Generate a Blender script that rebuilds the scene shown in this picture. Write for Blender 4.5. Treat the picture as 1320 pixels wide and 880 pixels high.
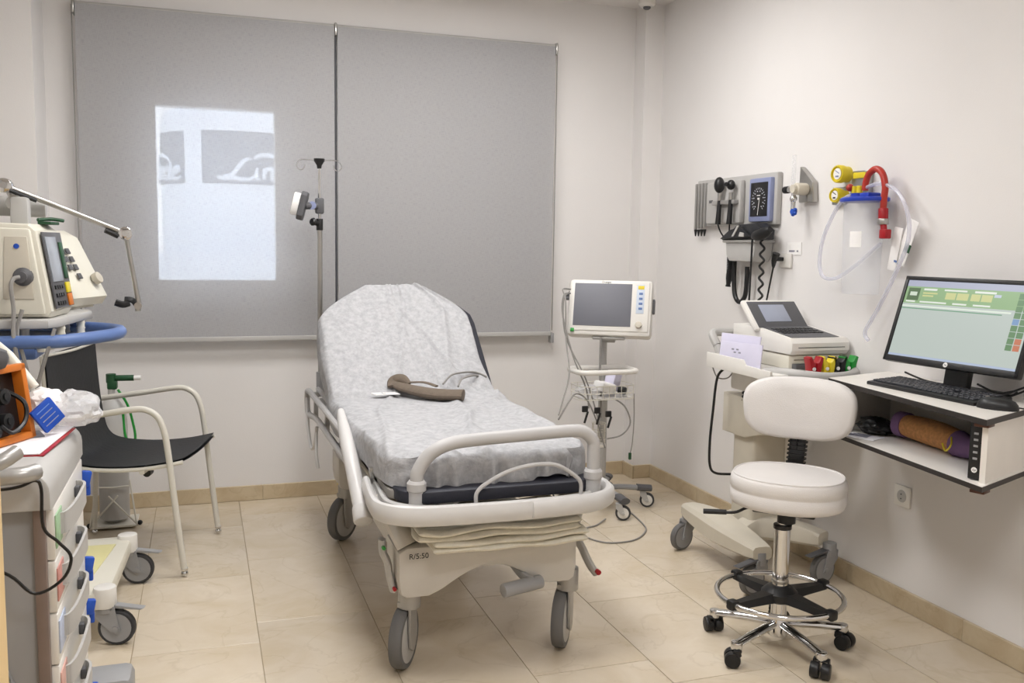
import bpy, bmesh, math, random
from mathutils import Vector, Matrix, Euler, noise
random.seed(7)
PI = math.pi
for o in list(bpy.data.objects): bpy.data.objects.remove(o)
SC = bpy.context.scene; COL = SC.collection

# ------------------------------------------------------------------ camera
CAM_POS = Vector((-0.1625, -4.8466, 1.3376)); FPX = 1176.5
pitch, yaw, roll = 0.1037, 0.3284, 0.0155
fw = Vector((math.sin(yaw)*math.cos(pitch), math.cos(yaw)*math.cos(pitch), -math.sin(pitch)))
rt = fw.cross(Vector((0, 0, 1))).normalized(); up = rt.cross(fw)
rt, up = rt*math.cos(roll)+up*math.sin(roll), up*math.cos(roll)-rt*math.sin(roll)
cd = bpy.data.cameras.new('camera'); cam = bpy.data.objects.new('camera', cd); COL.objects.link(cam)
m = Matrix((rt, up, -fw)).transposed().to_4x4(); m.translation = CAM_POS; cam.matrix_world = m
cd.sensor_width = 36; cd.lens = 36*FPX/1320; cd.clip_start = .05; cd.clip_end = 300
SC.camera = cam

# ------------------------------------------------------------------ light
w = bpy.data.worlds.new('World'); SC.world = w; w.use_nodes = True
wn = w.node_tree.nodes; wl = w.node_tree.links
bgn = wn['Background']; bgn.inputs[1].default_value = 8.8
tc = wn.new('ShaderNodeTexCoord'); sp = wn.new('ShaderNodeSeparateXYZ'); cr = wn.new('ShaderNodeValToRGB')
wl.new(tc.outputs['Generated'], sp.inputs[0]); wl.new(sp.outputs[2], cr.inputs[0]); wl.new(cr.outputs[0], bgn.inputs[0])
cr.color_ramp.elements[0].position = 0; cr.color_ramp.elements[0].color = (.80, .86, .94, 1)
cr.color_ramp.elements[1].position = .6; cr.color_ramp.elements[1].color = (.72, .83, 1, 1)

def area(name, loc, size, power, col=(.985, .99, 1), rot=(0, 0, 0)):
    l = bpy.data.lights.new(name, 'AREA'); l.shape = 'RECTANGLE'; l.size = size[0]; l.size_y = size[1]
    l.energy = power; l.color = col
    o = bpy.data.objects.new(name, l); o.location = loc; o.rotation_euler = rot; COL.objects.link(o); return o
LAMPS = [(.3, -1.3, 20), (1.3, -1.25, 17), (.2, -2.8, 28), (.6, -4.4, 26)]  # last entry: unseen fill, added to brighten surfaces facing the camera
for lx, ly, pw in LAMPS:
    area('ceiling_or_fill_light', (lx, ly, 2.655), (.56, .56), pw)
vs = SC.view_settings; vs.view_transform = 'Standard'; vs.look = 'None'; vs.gamma = 1; vs.use_curve_mapping = False
vs.exposure = -0.32
SC.cycles.max_bounces = 8; SC.cycles.transparent_max_bounces = 24

# ------------------------------------------------------------------ materials
def lin(c):
    if isinstance(c, str): c = tuple(int(c[i:i+2], 16)/255 for i in (0, 2, 4))
    return tuple((x/12.92 if x <= .04045 else ((x+.055)/1.055)**2.4) for x in c)
def mat(name, col, rough=.5, metal=0, var=.05, scale=12, bump=0, bscale=60, alpha=1, trans=0, emit=None, es=1, coat=0, ior=1.45):
    m = bpy.data.materials.new(name); m.use_nodes = True; nt = m.node_tree; N = nt.nodes; L = nt.links
    b = N['Principled BSDF']; c = lin(col)
    tc = N.new('ShaderNodeTexCoord'); nz = N.new('ShaderNodeTexNoise'); nz.inputs['Scale'].default_value = scale
    nz.inputs['Detail'].default_value = 4; L.new(tc.outputs['Object'], nz.inputs['Vector'])
    r = N.new('ShaderNodeValToRGB'); L.new(nz.outputs[0], r.inputs[0]); L.new(r.outputs[0], b.inputs['Base Color'])
    r.color_ramp.elements[0].position = .3; r.color_ramp.elements[1].position = .7
    r.color_ramp.elements[0].color = tuple(x*(1-var) for x in c)+(1,)
    r.color_ramp.elements[1].color = tuple(min(1, x*(1+var)) for x in c)+(1,)
    b.inputs['Roughness'].default_value = rough; b.inputs['Metallic'].default_value = metal
    b.inputs['Alpha'].default_value = alpha; b.inputs['Transmission Weight'].default_value = trans
    b.inputs['Coat Weight'].default_value = coat; b.inputs['IOR'].default_value = ior
    if emit: b.inputs['Emission Color'].default_value = lin(emit)+(1,); b.inputs['Emission Strength'].default_value = es
    if bump:
        n2 = N.new('ShaderNodeTexNoise'); n2.inputs['Scale'].default_value = bscale; n2.inputs['Detail'].default_value = 3
        L.new(tc.outputs['Object'], n2.inputs['Vector']); bp = N.new('ShaderNodeBump'); bp.inputs['Strength'].default_value = bump
        bp.inputs['Distance'].default_value = .01; L.new(n2.outputs[0], bp.inputs['Height']); L.new(bp.outputs[0], b.inputs['Normal'])
    return m
def marble(name, base, vein, tint, rough, scale=1.0):
    m = bpy.data.materials.new(name); m.use_nodes = True; nt = m.node_tree; N = nt.nodes; L = nt.links; b = N['Principled BSDF']
    tc = N.new('ShaderNodeTexCoord'); oi = N.new('ShaderNodeObjectInfo'); mp = N.new('ShaderNodeVectorMath'); mp.operation = 'ADD'
    cb = N.new('ShaderNodeCombineXYZ'); mu = N.new('ShaderNodeMath'); mu.operation = 'MULTIPLY'; mu.inputs[1].default_value = 37
    L.new(oi.outputs['Random'], mu.inputs[0]); L.new(mu.outputs[0], cb.inputs[0]); L.new(mu.outputs[0], cb.inputs[2])
    L.new(tc.outputs['Object'], mp.inputs[0]); L.new(cb.outputs[0], mp.inputs[1])
    n1 = N.new('ShaderNodeTexNoise'); n1.inputs['Scale'].default_value = 4*scale; n1.inputs['Detail'].default_value = 8
    n1.inputs['Roughness'].default_value = .6; n1.inputs['Distortion'].default_value = .6; L.new(mp.outputs[0], n1.inputs[0])
    r1 = N.new('ShaderNodeValToRGB'); L.new(n1.outputs[0], r1.inputs[0])
    r1.color_ramp.elements[0].position = .3; r1.color_ramp.elements[0].color = lin(tint)+(1,)
    r1.color_ramp.elements[1].position = .62; r1.color_ramp.elements[1].color = lin(base)+(1,)
    n2 = N.new('ShaderNodeTexNoise'); n2.inputs['Scale'].default_value = 2.2*scale; n2.inputs['Detail'].default_value = 10
    n2.inputs['Distortion'].default_value = 1.5; L.new(mp.outputs[0], n2.inputs[0])
    r2 = N.new('ShaderNodeValToRGB'); L.new(n2.outputs[0], r2.inputs[0]); e = r2.color_ramp.elements
    e[0].position = .485; e[0].color = (0, 0, 0, 1); e[1].position = .5; e[1].color = (.16, .16, .16, 1)
    e2 = e.new(.515); e2.color = (0, 0, 0, 1)
    mx = N.new('ShaderNodeMix'); mx.data_type = 'RGBA'; L.new(r2.outputs[0], mx.inputs[0]); L.new(r1.outputs[0], mx.inputs[6])
    mx.inputs[7].default_value = lin(vein)+(1,)
    hv = N.new('ShaderNodeHueSaturation'); L.new(mx.outputs[2], hv.inputs['Color'])
    mr = N.new('ShaderNodeMapRange'); mr.inputs[3].default_value = .93; mr.inputs[4].default_value = 1.05
    L.new(oi.outputs['Random'], mr.inputs[0]); L.new(mr.outputs[0], hv.inputs['Value']); L.new(hv.outputs[0], b.inputs['Base Color'])
    b.inputs['Roughness'].default_value = rough
    return m
M = {}
M['wall'] = mat('wall_paint', 'e5e2e0', .75, var=.015, scale=3, bump=.05, bscale=180)
M['ceiling'] = mat('ceiling_paint', 'e2dedb', .8, var=.01)
M['tile'] = marble('cream_marble', 'd9ccb8', 'a08c6c', 'cdbda3', .2)
M['skirt'] = marble('beige_marble', 'c9b99c', '8d7350', 'b9a586', .3, 2.0)
M['grout'] = mat('grout', 'a39378', .8)
M['white_pl'] = mat('white_plastic', 'e6e3dd', .35, var=.02)
M['cream_pl'] = mat('cream_plastic', 'dcd8ca', .4, var=.02)
M['beige_pl'] = mat('beige_plastic', 'cdc6b7', .42, var=.03)
M['hood'] = mat('stretcher_plastic', 'cac5bd', .42, var=.03)
M['rail'] = mat('rail_paint', 'cfcdcb', .35, var=.03)
M['grey_pl'] = mat('grey_plastic', '9a9a9b', .45, var=.04)
M['lgrey_pl'] = mat('light_grey_plastic', 'b8b6b3', .4, var=.03)
M['dgrey_pl'] = mat('dark_grey_plastic', '58585b', .5, var=.06)
M['rubber'] = mat('rubber', '3c3c3e', .65, var=.12, scale=40)
M['grubber'] = mat('grey_rubber', '6a6968', .6, var=.06)
M['black'] = mat('black_plastic', '1b1b1c', .4, var=.1)
M['blackmat'] = mat('black_vinyl', '222326', .55, var=.1, bump=.1)
M['navy'] = mat('navy_vinyl', '24252f', .5, var=.1, bump=.1)
M['chrome'] = mat('chrome', 'd8d8d8', .09, 1, var=.02)
M['steel'] = mat('brushed_steel', 'b4b2ae', .28, 1, var=.06)
M['hrail'] = mat('grey_rail_paint', 'bbb9b8', .35, var=.03)
M['alu'] = mat('painted_aluminium', 'aaa8a5', .35, .5, var=.04)
M['leather'] = mat('white_leatherette', 'dcd8d5', .38, var=.02, bump=.12, bscale=300)
M['chairframe'] = mat('chair_paint', 'd9d5ca', .3, var=.02)
M['blue'] = mat('blue_plastic', '5b74a8', .4, var=.04)
M['dblue'] = mat('blue_clip', '1f4fb4', .4, var=.05)
M['bluelid'] = mat('canister_lid_blue', '2540ae', .35, var=.04)
M['lilac'] = mat('blue_grey_plastic', '8a92b4', .4, var=.04)
M['yellow'] = mat('yellow_plastic', 'dfc92e', .35, var=.04)
M['lyellow'] = mat('pale_yellow_top', 'ded79f', .5, var=.03)
M['red'] = mat('red_rubber', 'ae3328', .35, var=.08)
M['dred'] = mat('red_clip', 'a3151f', .4, var=.06)
M['green'] = mat('green_plastic', '249038', .4, var=.06)
M['dgreen'] = mat('dark_green_plastic', '1d4a2c', .45, var=.06)
M['orange'] = mat('orange_plastic', 'c9701f', .45, var=.06)
M['blanket'] = mat('beige_blanket', 'dfdacb', .95, var=.05, scale=60, bump=.15, bscale=220)
M['cuff'] = mat('taupe_nylon', '6b5f53', .8, var=.08, scale=40, bump=.3, bscale=200)
M['paper'] = mat('paper', 'efedf0', .8, var=.02)
M['lpaper'] = mat('lilac_paper', 'd6d3e6', .8, var=.03)
M['print'] = mat('printed_grey', '8b8a98', .8)
M['wood'] = mat('beech_laminate', 'd9bb87', .45, var=.08, scale=6)
M['deskw'] = mat('desk_laminate', 'e8e3dc', .35, var=.02)
M['deske'] = mat('dark_desk_edge', '2a2522', .45)
M['tubec'] = mat('clear_tube', 'dfe0ee', .15, var=.02, alpha=.42)
M['cable'] = mat('grey_cable', '8f8c88', .5)
M['wcable'] = mat('pale_cable', 'c9c5bd', .45)
M['clear'] = mat('clear_plastic', 'eceef3', .12, var=.01, alpha=.25)
M['film'] = mat('clear_film', 'f2f2f4', .22, var=.05, scale=30, alpha=.5, bump=.8, bscale=40)
M['label'] = mat('label_white', 'f2f0ee', .6)
M['offscreen'] = mat('dark_glass_screen', '6f7078', .45, var=.02)
M['pouchb'] = mat('orange_print_cloth', 'bd8856', .8, var=.2, scale=90)
M['pouchp'] = mat('purple_cloth', '7d6089', .8, var=.1)
M['copper'] = mat('bronze_metal', '5a4138', .4, .7)
M['post'] = mat('brown_grey_post', '85766f', .45, .2)
M['deckg'] = mat('deck_grey', '8f8b85', .5)

# ------------------------------------------------------------------ geometry helpers
def smooth_pts(pts, closed=False, k=6):
    P = [Vector(p) for p in pts]; n = len(P); out = []
    rng = range(n) if closed else range(n-1)
    for i in rng:
        if closed: a, b, c, d = P[(i-1) % n], P[i], P[(i+1) % n], P[(i+2) % n]
        else: a, b, c, d = P[max(i-1, 0)], P[i], P[i+1], P[min(i+2, n-1)]
        for j in range(k):
            t = j/k
            out.append(.5*((2*b)+(c-a)*t+(2*a-5*b+4*c-d)*t*t+(3*b-a-3*c+d)*t**3))
    if not closed: out.append(P[-1])
    return out
def frame_to(z):
    z = Vector(z).normalized(); a = Vector((0, 0, 1)) if abs(z.z) < .9 else Vector((1, 0, 0))
    x = a.cross(z).normalized(); y = z.cross(x)
    return Matrix((x, y, z)).transposed()
class G:
    def __init__(s, pre=None): s.b = bmesh.new(); s.pre = pre
    def _add(s, b2, Mx=None):
        if Mx is not None: b2.transform(Mx)
        me = bpy.data.meshes.new('t'); b2.to_mesh(me); b2.free(); s.b.from_mesh(me); bpy.data.meshes.remove(me); return s
    def box(s, c, sz, bev=0, rot=(0, 0, 0), seg=2):
        b = bmesh.new(); bmesh.ops.create_cube(b, size=1)
        for v in b.verts: v.co = Vector((v.co.x*sz[0], v.co.y*sz[1], v.co.z*sz[2]))
        if bev: bmesh.ops.bevel(b, geom=b.edges[:], offset=min(bev, min(sz)*.49), segments=seg, affect='EDGES', profile=.5)
        return s._add(b, Matrix.Translation(c) @ Euler(rot).to_matrix().to_4x4())
    def span(s, p, q, bev=0):
        p = Vector(p); q = Vector(q); d = q-p
        return s.box((p+q)/2, (abs(d.x), abs(d.y), abs(d.z)), bev)
    def cyl(s, p, q, r, r2=None, n=18, bev=0):
        p = Vector(p); q = Vector(q); d = q-p; L = d.length; b = bmesh.new()
        bmesh.ops.create_cone(b, cap_ends=True, segments=n, radius1=r, radius2=r if r2 is None else r2, depth=L)
        if bev:
            ed = [e for e in b.edges if abs(e.verts[0].co.z-e.verts[1].co.z) < 1e-6]
            bmesh.ops.bevel(b, geom=ed, offset=bev, segments=2, affect='EDGES', profile=.5)
        return s._add(b, Matrix.Translation((p+q)/2) @ frame_to(d).to_4x4())
    def tube(s, pts, r, n=8, closed=False, k=6, smooth=True, rr=None, flat=None):
        P = smooth_pts(pts, closed, k) if smooth else [Vector(p) for p in pts]
        b = bmesh.new(); rings = []; N_ = len(P); last = None
        for i, p in enumerate(P):
            if closed: t = P[(i+1) % N_]-P[i-1]
            else: t = P[min(i+1, N_-1)]-P[max(i-1, 0)]
            if t.length < 1e-9: t = Vector((0, 0, 1))
            t.normalize()
            if last is None:
                a = Vector((0, 0, 1)) if abs(t.z) < .9 else Vector((1, 0, 0)); x = (a-t*a.dot(t)).normalized()
            else:
                x = last-t*last.dot(t)
                x = x.normalized() if x.length > 1e-6 else last
            last = x; y = t.cross(x)
            rad = r if rr is None else rr(i/max(1, N_-1))
            fx, fy = flat if flat else (1, 1)
            rings.append([b.verts.new(p+rad*(fx*math.cos(2*PI*j/n)*x+fy*math.sin(2*PI*j/n)*y)) for j in range(n)])
        for i in range(N_ if closed else N_-1):
            A, B = rings[i], rings[(i+1) % N_]
            for j in range(n): b.faces.new((A[j], A[(j+1) % n], B[(j+1) % n], B[j]))
        if not closed: b.faces.new(rings[0][::-1]); b.faces.new(rings[-1])
        bmesh.ops.recalc_face_normals(b, faces=b.faces[:])
        return s._add(b)
    def lathe(s, prof, c=(0, 0, 0), ax=(0, 0, 1), n=24, sc=(1, 1)):
        b = bmesh.new(); rings = []
        for r, z in prof: rings.append([b.verts.new((max(r, 1e-4)*sc[0]*math.cos(2*PI*j/n), max(r, 1e-4)*sc[1]*math.sin(2*PI*j/n), z)) for j in range(n)])
        for A, B in zip(rings, rings[1:]):
            for j in range(n): b.faces.new((A[j], A[(j+1) % n], B[(j+1) % n], B[j]))
        b.faces.new(rings[0][::-1]); b.faces.new(rings[-1]); bmesh.ops.recalc_face_normals(b, faces=b.faces[:])
        return s._add(b, Matrix.Translation(c) @ frame_to(ax).to_4x4())
    def prism(s, poly, d0, d1, axis='z', bev=0, Mx=None):
        b = bmesh.new()
        f = {'z': lambda p, d: (p[0], p[1], d), 'y': lambda p, d: (p[0], d, p[1]), 'x': lambda p, d: (d, p[0], p[1])}[axis]
        A = [b.verts.new(f(p, d0)) for p in poly]; B = [b.verts.new(f(p, d1)) for p in poly]; n = len(poly)
        b.faces.new(A[::-1]); b.faces.new(B)
        for i in range(n): b.faces.new((A[i], A[(i+1) % n], B[(i+1) % n], B[i]))
        bmesh.ops.recalc_face_normals(b, faces=b.faces[:])
        if bev:
            ed = [e for e in b.edges if len(e.link_faces) == 2 and max(len(x.verts) for x in e.link_faces) == n and n > 4 or (n == 4)]
            bmesh.ops.bevel(b, geom=ed, offset=bev, segments=2, affect='EDGES', profile=.5)
        return s._add(b, Mx)
    def sph(s, c, r, sc=(1, 1, 1), n=16, rot=(0, 0, 0)):
        b = bmesh.new(); bmesh.ops.create_uvsphere(b, u_segments=n, v_segments=max(8, n//2+2), radius=r)
        return s._add(b, Matrix.Translation(c) @ Euler(rot).to_matrix().to_4x4() @ Matrix.Diagonal((*sc, 1)))
    def grid(s, fn, nu, nv, closeu=False):
        V = [[s.b.verts.new(fn(i/nu, j/nv)) for i in range(nu+(0 if closeu else 1))] for j in range(nv+1)]
        for j in range(nv):
            for i in range(nu):
                i2 = (i+1) % len(V[0]); s.b.faces.new((V[j][i], V[j][i2], V[j+1][i2], V[j+1][i]))
        return s
    def obj(s, name, m, parent=None, local=False, sharp=35):
        if s.pre is not None: s.b.transform(s.pre)
        root = parent
        while root is not None and root.parent is not None: root = root.parent
        off = Vector((0, 0, 0)); Mi = None
        if root is not None:
            if not local: Mi = ROOTM[root.name].inverted(); s.b.transform(Mi)
        else:
            xs = [v.co.x for v in s.b.verts]; ys = [v.co.y for v in s.b.verts]; zs = [v.co.z for v in s.b.verts]
            off = Vector(((min(xs)+max(xs))/2, (min(ys)+max(ys))/2, min(zs))); s.b.transform(Matrix.Translation(-off))
        me = bpy.data.meshes.new(name); s.b.to_mesh(me); s.b.free()
        me.materials.append(M[m] if isinstance(m, str) else m)
        me.shade_smooth(); me.set_sharp_from_angle(angle=math.radians(sharp))
        o = bpy.data.objects.new(name, me); COL.objects.link(o); o.location = off
        if parent is not None: o.parent = parent
        else: ROOTM[o.name] = Matrix.Translation(off)
        return o
ROOTM = {}
def thing(name, label, cat, loc=(0, 0, 0), rz=0, group=None, kind=None):
    o = bpy.data.objects.new(name, None); COL.objects.link(o); o.location = loc; o.rotation_euler = (0, 0, rz); o.empty_display_size = .05
    ROOTM[o.name] = Matrix.Translation(loc) @ Matrix.Rotation(rz, 4, 'Z')
    if label: o['label'] = label
    if cat: o['category'] = cat
    if group: o['group'] = group
    if kind: o['kind'] = kind
    return o
def tag(o, label=None, cat=None, group=None, kind=None):
    if label: o['label'] = label
    if cat: o['category'] = cat
    if group: o['group'] = group
    if kind: o['kind'] = kind
    return o
def struct(o): o['kind'] = 'structure'; return o
def copy_tree(o, parent=None):
    c = o.copy(); COL.objects.link(c); c.parent = parent
    for ch in [x for x in bpy.data.objects if x.parent == o]: copy_tree(ch, c)
    return c
def text(name, s, size, Mx, m, parent, thick=.0006, shear=0):
    cu = bpy.data.curves.new(name, 'FONT'); cu.body = s; cu.size = size; cu.extrude = thick; cu.shear = shear
    cu.align_x = 'CENTER'; cu.align_y = 'CENTER'
    t = bpy.data.objects.new('tmp', cu); COL.objects.link(t)
    me = bpy.data.meshes.new_from_object(t.evaluated_get(bpy.context.evaluated_depsgraph_get()))
    bpy.data.objects.remove(t); g = G(); g.b.from_mesh(me); bpy.data.meshes.remove(me); g.b.transform(Mx)
    return g.obj(name, m, parent)
def axes(o, x, y):      # matrix whose local x,y run along the given world directions
    x = Vector(x).normalized(); z = x.cross(Vector(y)).normalized(); y = z.cross(x)
    m = Matrix((x, y, z)).transposed().to_4x4(); m.translation = Vector(o); return m
def caster(parent, x, y, r=.05, w=.024, rz=0, top=.13, fork='grey_pl', tyre='rubber', hub='dgrey_pl', twin=False, brake=None, capr=.022):
    """swivel caster standing on the floor at x, y; rz turns it about the vertical; returns the fork"""
    P = Matrix.Translation((x, y, 0)) @ Matrix.Rotation(rz, 4, 'Z'); tr = r*.6    # trail
    g = G(P)
    g.cyl((0, tr, r*1.9), (0, tr, top), capr, n=18, bev=.002)
    for s in ((-1,) if False else (-1, 1)):
        g.prism([(tr+.8*capr, r*2.25), (tr-capr*1.1, r*2.25), (-r*.25, r*.85), (r*.0, r*.72), (r*.28, r*.85), (tr+capr, r*1.7)], s*(w/2+.003), s*(w/2+.008), 'x')
    g.box((0, tr, r*2.16), (w+.016, capr*2.1, r*.3), .004)
    f = g.obj('fork', fork, parent)
    for s in ((-.5, .5) if twin else (0,)):
        ww = w*.38 if twin else w/2; cx = s*w*1.0
        g = G(P); pr = [(r*.72, -ww), (r*.93, -ww), (r, -ww*.6), (r, ww*.6), (r*.93, ww), (r*.72, ww)]
        g.lathe(pr, (cx, 0, r), (1, 0, 0), 28); wh = g.obj('wheel', tyre, f)
        g = G(P); g.cyl((cx-ww*.99-.001, 0, r), (cx+ww*.99+.001, 0, r), r*.74, n=24, bev=.001)
        g.obj('hub', hub, f)
    if not twin and r > .05:
        g = G(P); g.lathe([(r*.74, -w/2-.001), (r*.81, -w/2-.0015), (r*.81, w/2+.0015), (r*.74, w/2+.001)], (0, 0, r), (1, 0, 0), 28); g.obj('rim', 'grey_pl', f)
    g = G(P); g.cyl((-w/2-.012, 0, r), (w/2+.012, 0, r), r*.16, n=12); g.obj('axle', fork, f)
    if brake:
        g = G(P); g.prism([(-.5*r+tr, r*2.35), (tr+.3*r, r*2.5), (tr+.2*r, r*2.2), (-r*1.3, r*2.0), (-r*1.5, r*2.08)], -w*.6, w*.6, 'x', .003); g.obj('brake_pedal', brake, f)
    return f
# ------------------------------------------------------------------ room shell
XR, XL, YF, ZC = 2.322, -1.62, -5.7, 2.69
def wallbox(name, p, q, m='wall'): return struct(G().span(p, q).obj(name, m))
# back wall with window opening
WX0, WX1, WZ0, WZ1 = -.50, .34, 1.02, 2.13
g = G(); g.span((XL-.2, 0, -.05), (WX0, .26, ZC+.1)); g.span((WX1, 0, -.05), (XR+.2, .26, ZC+.1))
g.span((WX0, 0, -.05), (WX1, .26, WZ0)); g.span((WX0, 0, WZ1), (WX1, .26, ZC+.1)); struct(g.obj('wall_back', 'wall'))
wallbox('wall_right', (XR, 0, -.05), (XR+.2, YF, ZC+.1)); wallbox('wall_left', (XL-.2, 0, -.05), (XL, YF, ZC+.1))
wallbox('wall_front', (XL-.2, YF, -.05), (XR+.2, YF-.2, ZC+.1))
wallbox('ceiling', (XL-.2, .26, ZC), (XR+.2, YF-.2, ZC+.1), 'ceiling')
tr = G(); tr.span((2.205, 0, 0), (XR+.01, -.125, ZC)); struct(tr.obj('trim_1', 'wall'))      # corner pillar right
tr = G(); tr.span((XL, 0, 0), (-.84, -.316, ZC)); struct(tr.obj('trim_2', 'wall'))           # corner pillar left
# floor, tile by tile
fl = struct(G().span((XL-.2, .26, -.06), (XR+.2, YF-.2, -.0025)).obj('floor', 'grout'))
mesh_cache = {}
def tile(x0, x1, y0, y1):
    key = (round(x1-x0, 3), round(y1-y0, 3)); gp = .0012
    if key not in mesh_cache:
        g = G(); g.box((0, 0, -.0012), (x1-x0-2*gp, y1-y0-2*gp, .0024), .0006, seg=1)
        me = bpy.data.meshes.new('tile'); g.b.to_mesh(me); g.b.free(); me.materials.append(M['tile']); mesh_cache[key] = me
    o = bpy.data.objects.new('tile', mesh_cache[key]); COL.objects.link(o); o.parent = fl
    o.location = Vector(((x0+x1)/2, (y0+y1)/2, 0))-fl.location
TW, TL = .4, .667
xs = [-1.62, -1.6]+[-1.2+.4*i for i in range(9)]+[2.322]
for i in range(len(xs)-1):
    x0, x1 = xs[i], xs[i+1]
    if x1-x0 < .05: continue
    kx = round(x0/.4); off = -.284 if kx % 2 == 0 else -.451
    ys = [0.0]; y = off
    while y > YF: ys.append(y); y -= TL
    ys.append(YF)
    for a, b in zip(ys, ys[1:]): tile(x0, x1, b, a)
# skirting, piece by piece
def skirting(name, p, q, nrm, first=.55):
    p = Vector((*p, 0)); q = Vector((*q, 0)); d = (q-p); L = d.length; d.normalize(); n = Vector((*nrm, 0)); H = .078
    def bx(a, b, t, z0, z1, bev=0):
        c = p+d*(a+b)/2+n*(t/2); s = (b-a) if abs(d.x) > .5 else t; s2 = t if abs(d.x) > .5 else (b-a)
        return G().box((c.x, c.y, (z0+z1)/2), (s, s2, z1-z0), bev, seg=1)
    base = bx(0, L, .008, 0, H-.004).obj(name, 'grout'); struct(base); a = 0; st = first
    while a < L-1e-4:
        b = min(L, a+st); bx(a+.0006, b-.0006, .014, .001, H, .0015).obj('baseboard_tile', 'skirt', base); a = b; st = .6
skirting('baseboard_back', (-.84, 0), (2.205-.014, 0), (0, -1), .96)
skirting('trim_3', (2.205, -.0), (2.205, -.139), (-1, 0))
skirting('trim_4', (2.205, -.125), (2.322-.014, -.125), (0, -1))
skirting('baseboard_right', (XR, -.125), (XR, YF), (-1, 0), .55)
skirting('baseboard_left', (XL, -.316), (XL, YF), (1, 0), .55)
skirting('trim_5', (-.84, 0), (-.84, -.316), (1, 0))
# window: frame, panes
wd = thing('window_1', None, None, (-.08, .12, WZ0), kind='structure')
g = G()
PX0, PX1, PZ0, PZ1 = -.365, .207, 1.143, 2.005
for a, b in (((WX0, .06, WZ0), (PX0, .16, WZ1)), ((PX1, .06, WZ0), (WX1, .16, WZ1)), ((PX0, .06, WZ0), (PX1, .16, PZ0)), ((PX0, .06, PZ1), (PX1, .16, WZ1))): g.span(a, b, .004)
g.obj('window_frame', 'white_pl', wd)
G().span((PX0-.01, .10, PZ0-.01), (PX1+.01, .106, PZ1+.01)).obj('pane', mat('window_glass', 'eef4f4', .02, alpha=.06), wd)
# lamps in the ceiling, the last one an added fill panel
M['lampglow'] = mat('lamp_diffuser', 'fff6e8', .5, emit='fff8f0', es=6)
for i, (lx, ly, pw) in enumerate(LAMPS):
    t = thing('ceiling_or_fill_panel', 'square white ceiling light panel above the %s' % ('stretcher head', 'patient monitor stand', 'open floor left of the stretcher foot', 'doorway end of the room, unseen and added as fill')[i], 'ceiling light', (lx, ly, 2.664))
    g = G(); 
    for s in (-1, 1): g.box((lx+s*.3, ly, 2.676), (.02, .62, .026)); g.box((lx, ly+s*.3, 2.676), (.62, .02, .026))
    g.obj('frame', 'white_pl', t); G().box((lx, ly, 2.682), (.58, .58, .01)).obj('diffuser', 'lampglow', t)
t = thing('smoke_detector', 'small round white detector at the ceiling corner above the pillar', 'detector', (2.17, -.20, 2.65))
G().lathe([(.035, 0), (.045, .012), (.045, .03), (.03, .04)], (2.17, -.20, 2.65)).obj('housing', 'white_pl', t)
G().lathe([(.012, -.014), (.02, -.008), (.02, .002)], (2.17, -.20, 2.65)).obj('sensor_eye', 'dgrey_pl', t)

# ------------------------------------------------------------------ roller blinds
mb = bpy.data.materials.new('blind_screen_fabric'); mb.use_nodes = True; nt = mb.node_tree; N = nt.nodes; L = nt.links
for n in list(N): N.remove(n)
out = N.new('ShaderNodeOutputMaterial'); df = N.new('ShaderNodeBsdfDiffuse'); tl = N.new('ShaderNodeBsdfTranslucent'); tp = N.new('ShaderNodeBsdfTransparent')
m1 = N.new('ShaderNodeMixShader'); m2 = N.new('ShaderNodeMixShader'); m1.inputs[0].default_value = .10; m2.inputs[0].default_value = .32
tcb = N.new('ShaderNodeTexCoord'); wv = N.new('ShaderNodeTexNoise'); mpb = N.new('ShaderNodeMapping'); mpb.inputs['Scale'].default_value = (900, 1, 40)
wv2 = N.new('ShaderNodeTexNoise'); mpb2 = N.new('ShaderNodeMapping'); mpb2.inputs['Scale'].default_value = (40, 1, 900)
wv.inputs['Scale'].default_value = 1; wv2.inputs['Scale'].default_value = 1
ad = N.new('ShaderNodeMath'); rr_ = N.new('ShaderNodeValToRGB')
L.new(tcb.outputs['Object'], mpb.inputs[0]); L.new(mpb.outputs[0], wv.inputs[0]); L.new(tcb.outputs['Object'], mpb2.inputs[0]); L.new(mpb2.outputs[0], wv2.inputs[0])
L.new(wv.outputs[0], ad.inputs[0]); L.new(wv2.outputs[0], ad.inputs[1]); L.new(ad.outputs[0], rr_.inputs[0])
rr_.color_ramp.elements[0].position = .7; rr_.color_ramp.elements[0].color = lin('acabad')+(1,)
rr_.color_ramp.elements[1].position = 1.0; rr_.color_ramp.elements[1].color = lin('c4c3c4')+(1,)
L.new(rr_.outputs[0], df.inputs[0]); tl.inputs[0].default_value = (.45, .46, .48, 1)
L.new(df.outputs[0], m1.inputs[1]); L.new(tl.outputs[0], m1.inputs[2]); L.new(m1.outputs[0], m2.inputs[1]); L.new(tp.outputs[0], m2.inputs[2]); L.new(m2.outputs[0], out.inputs[0])
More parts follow.
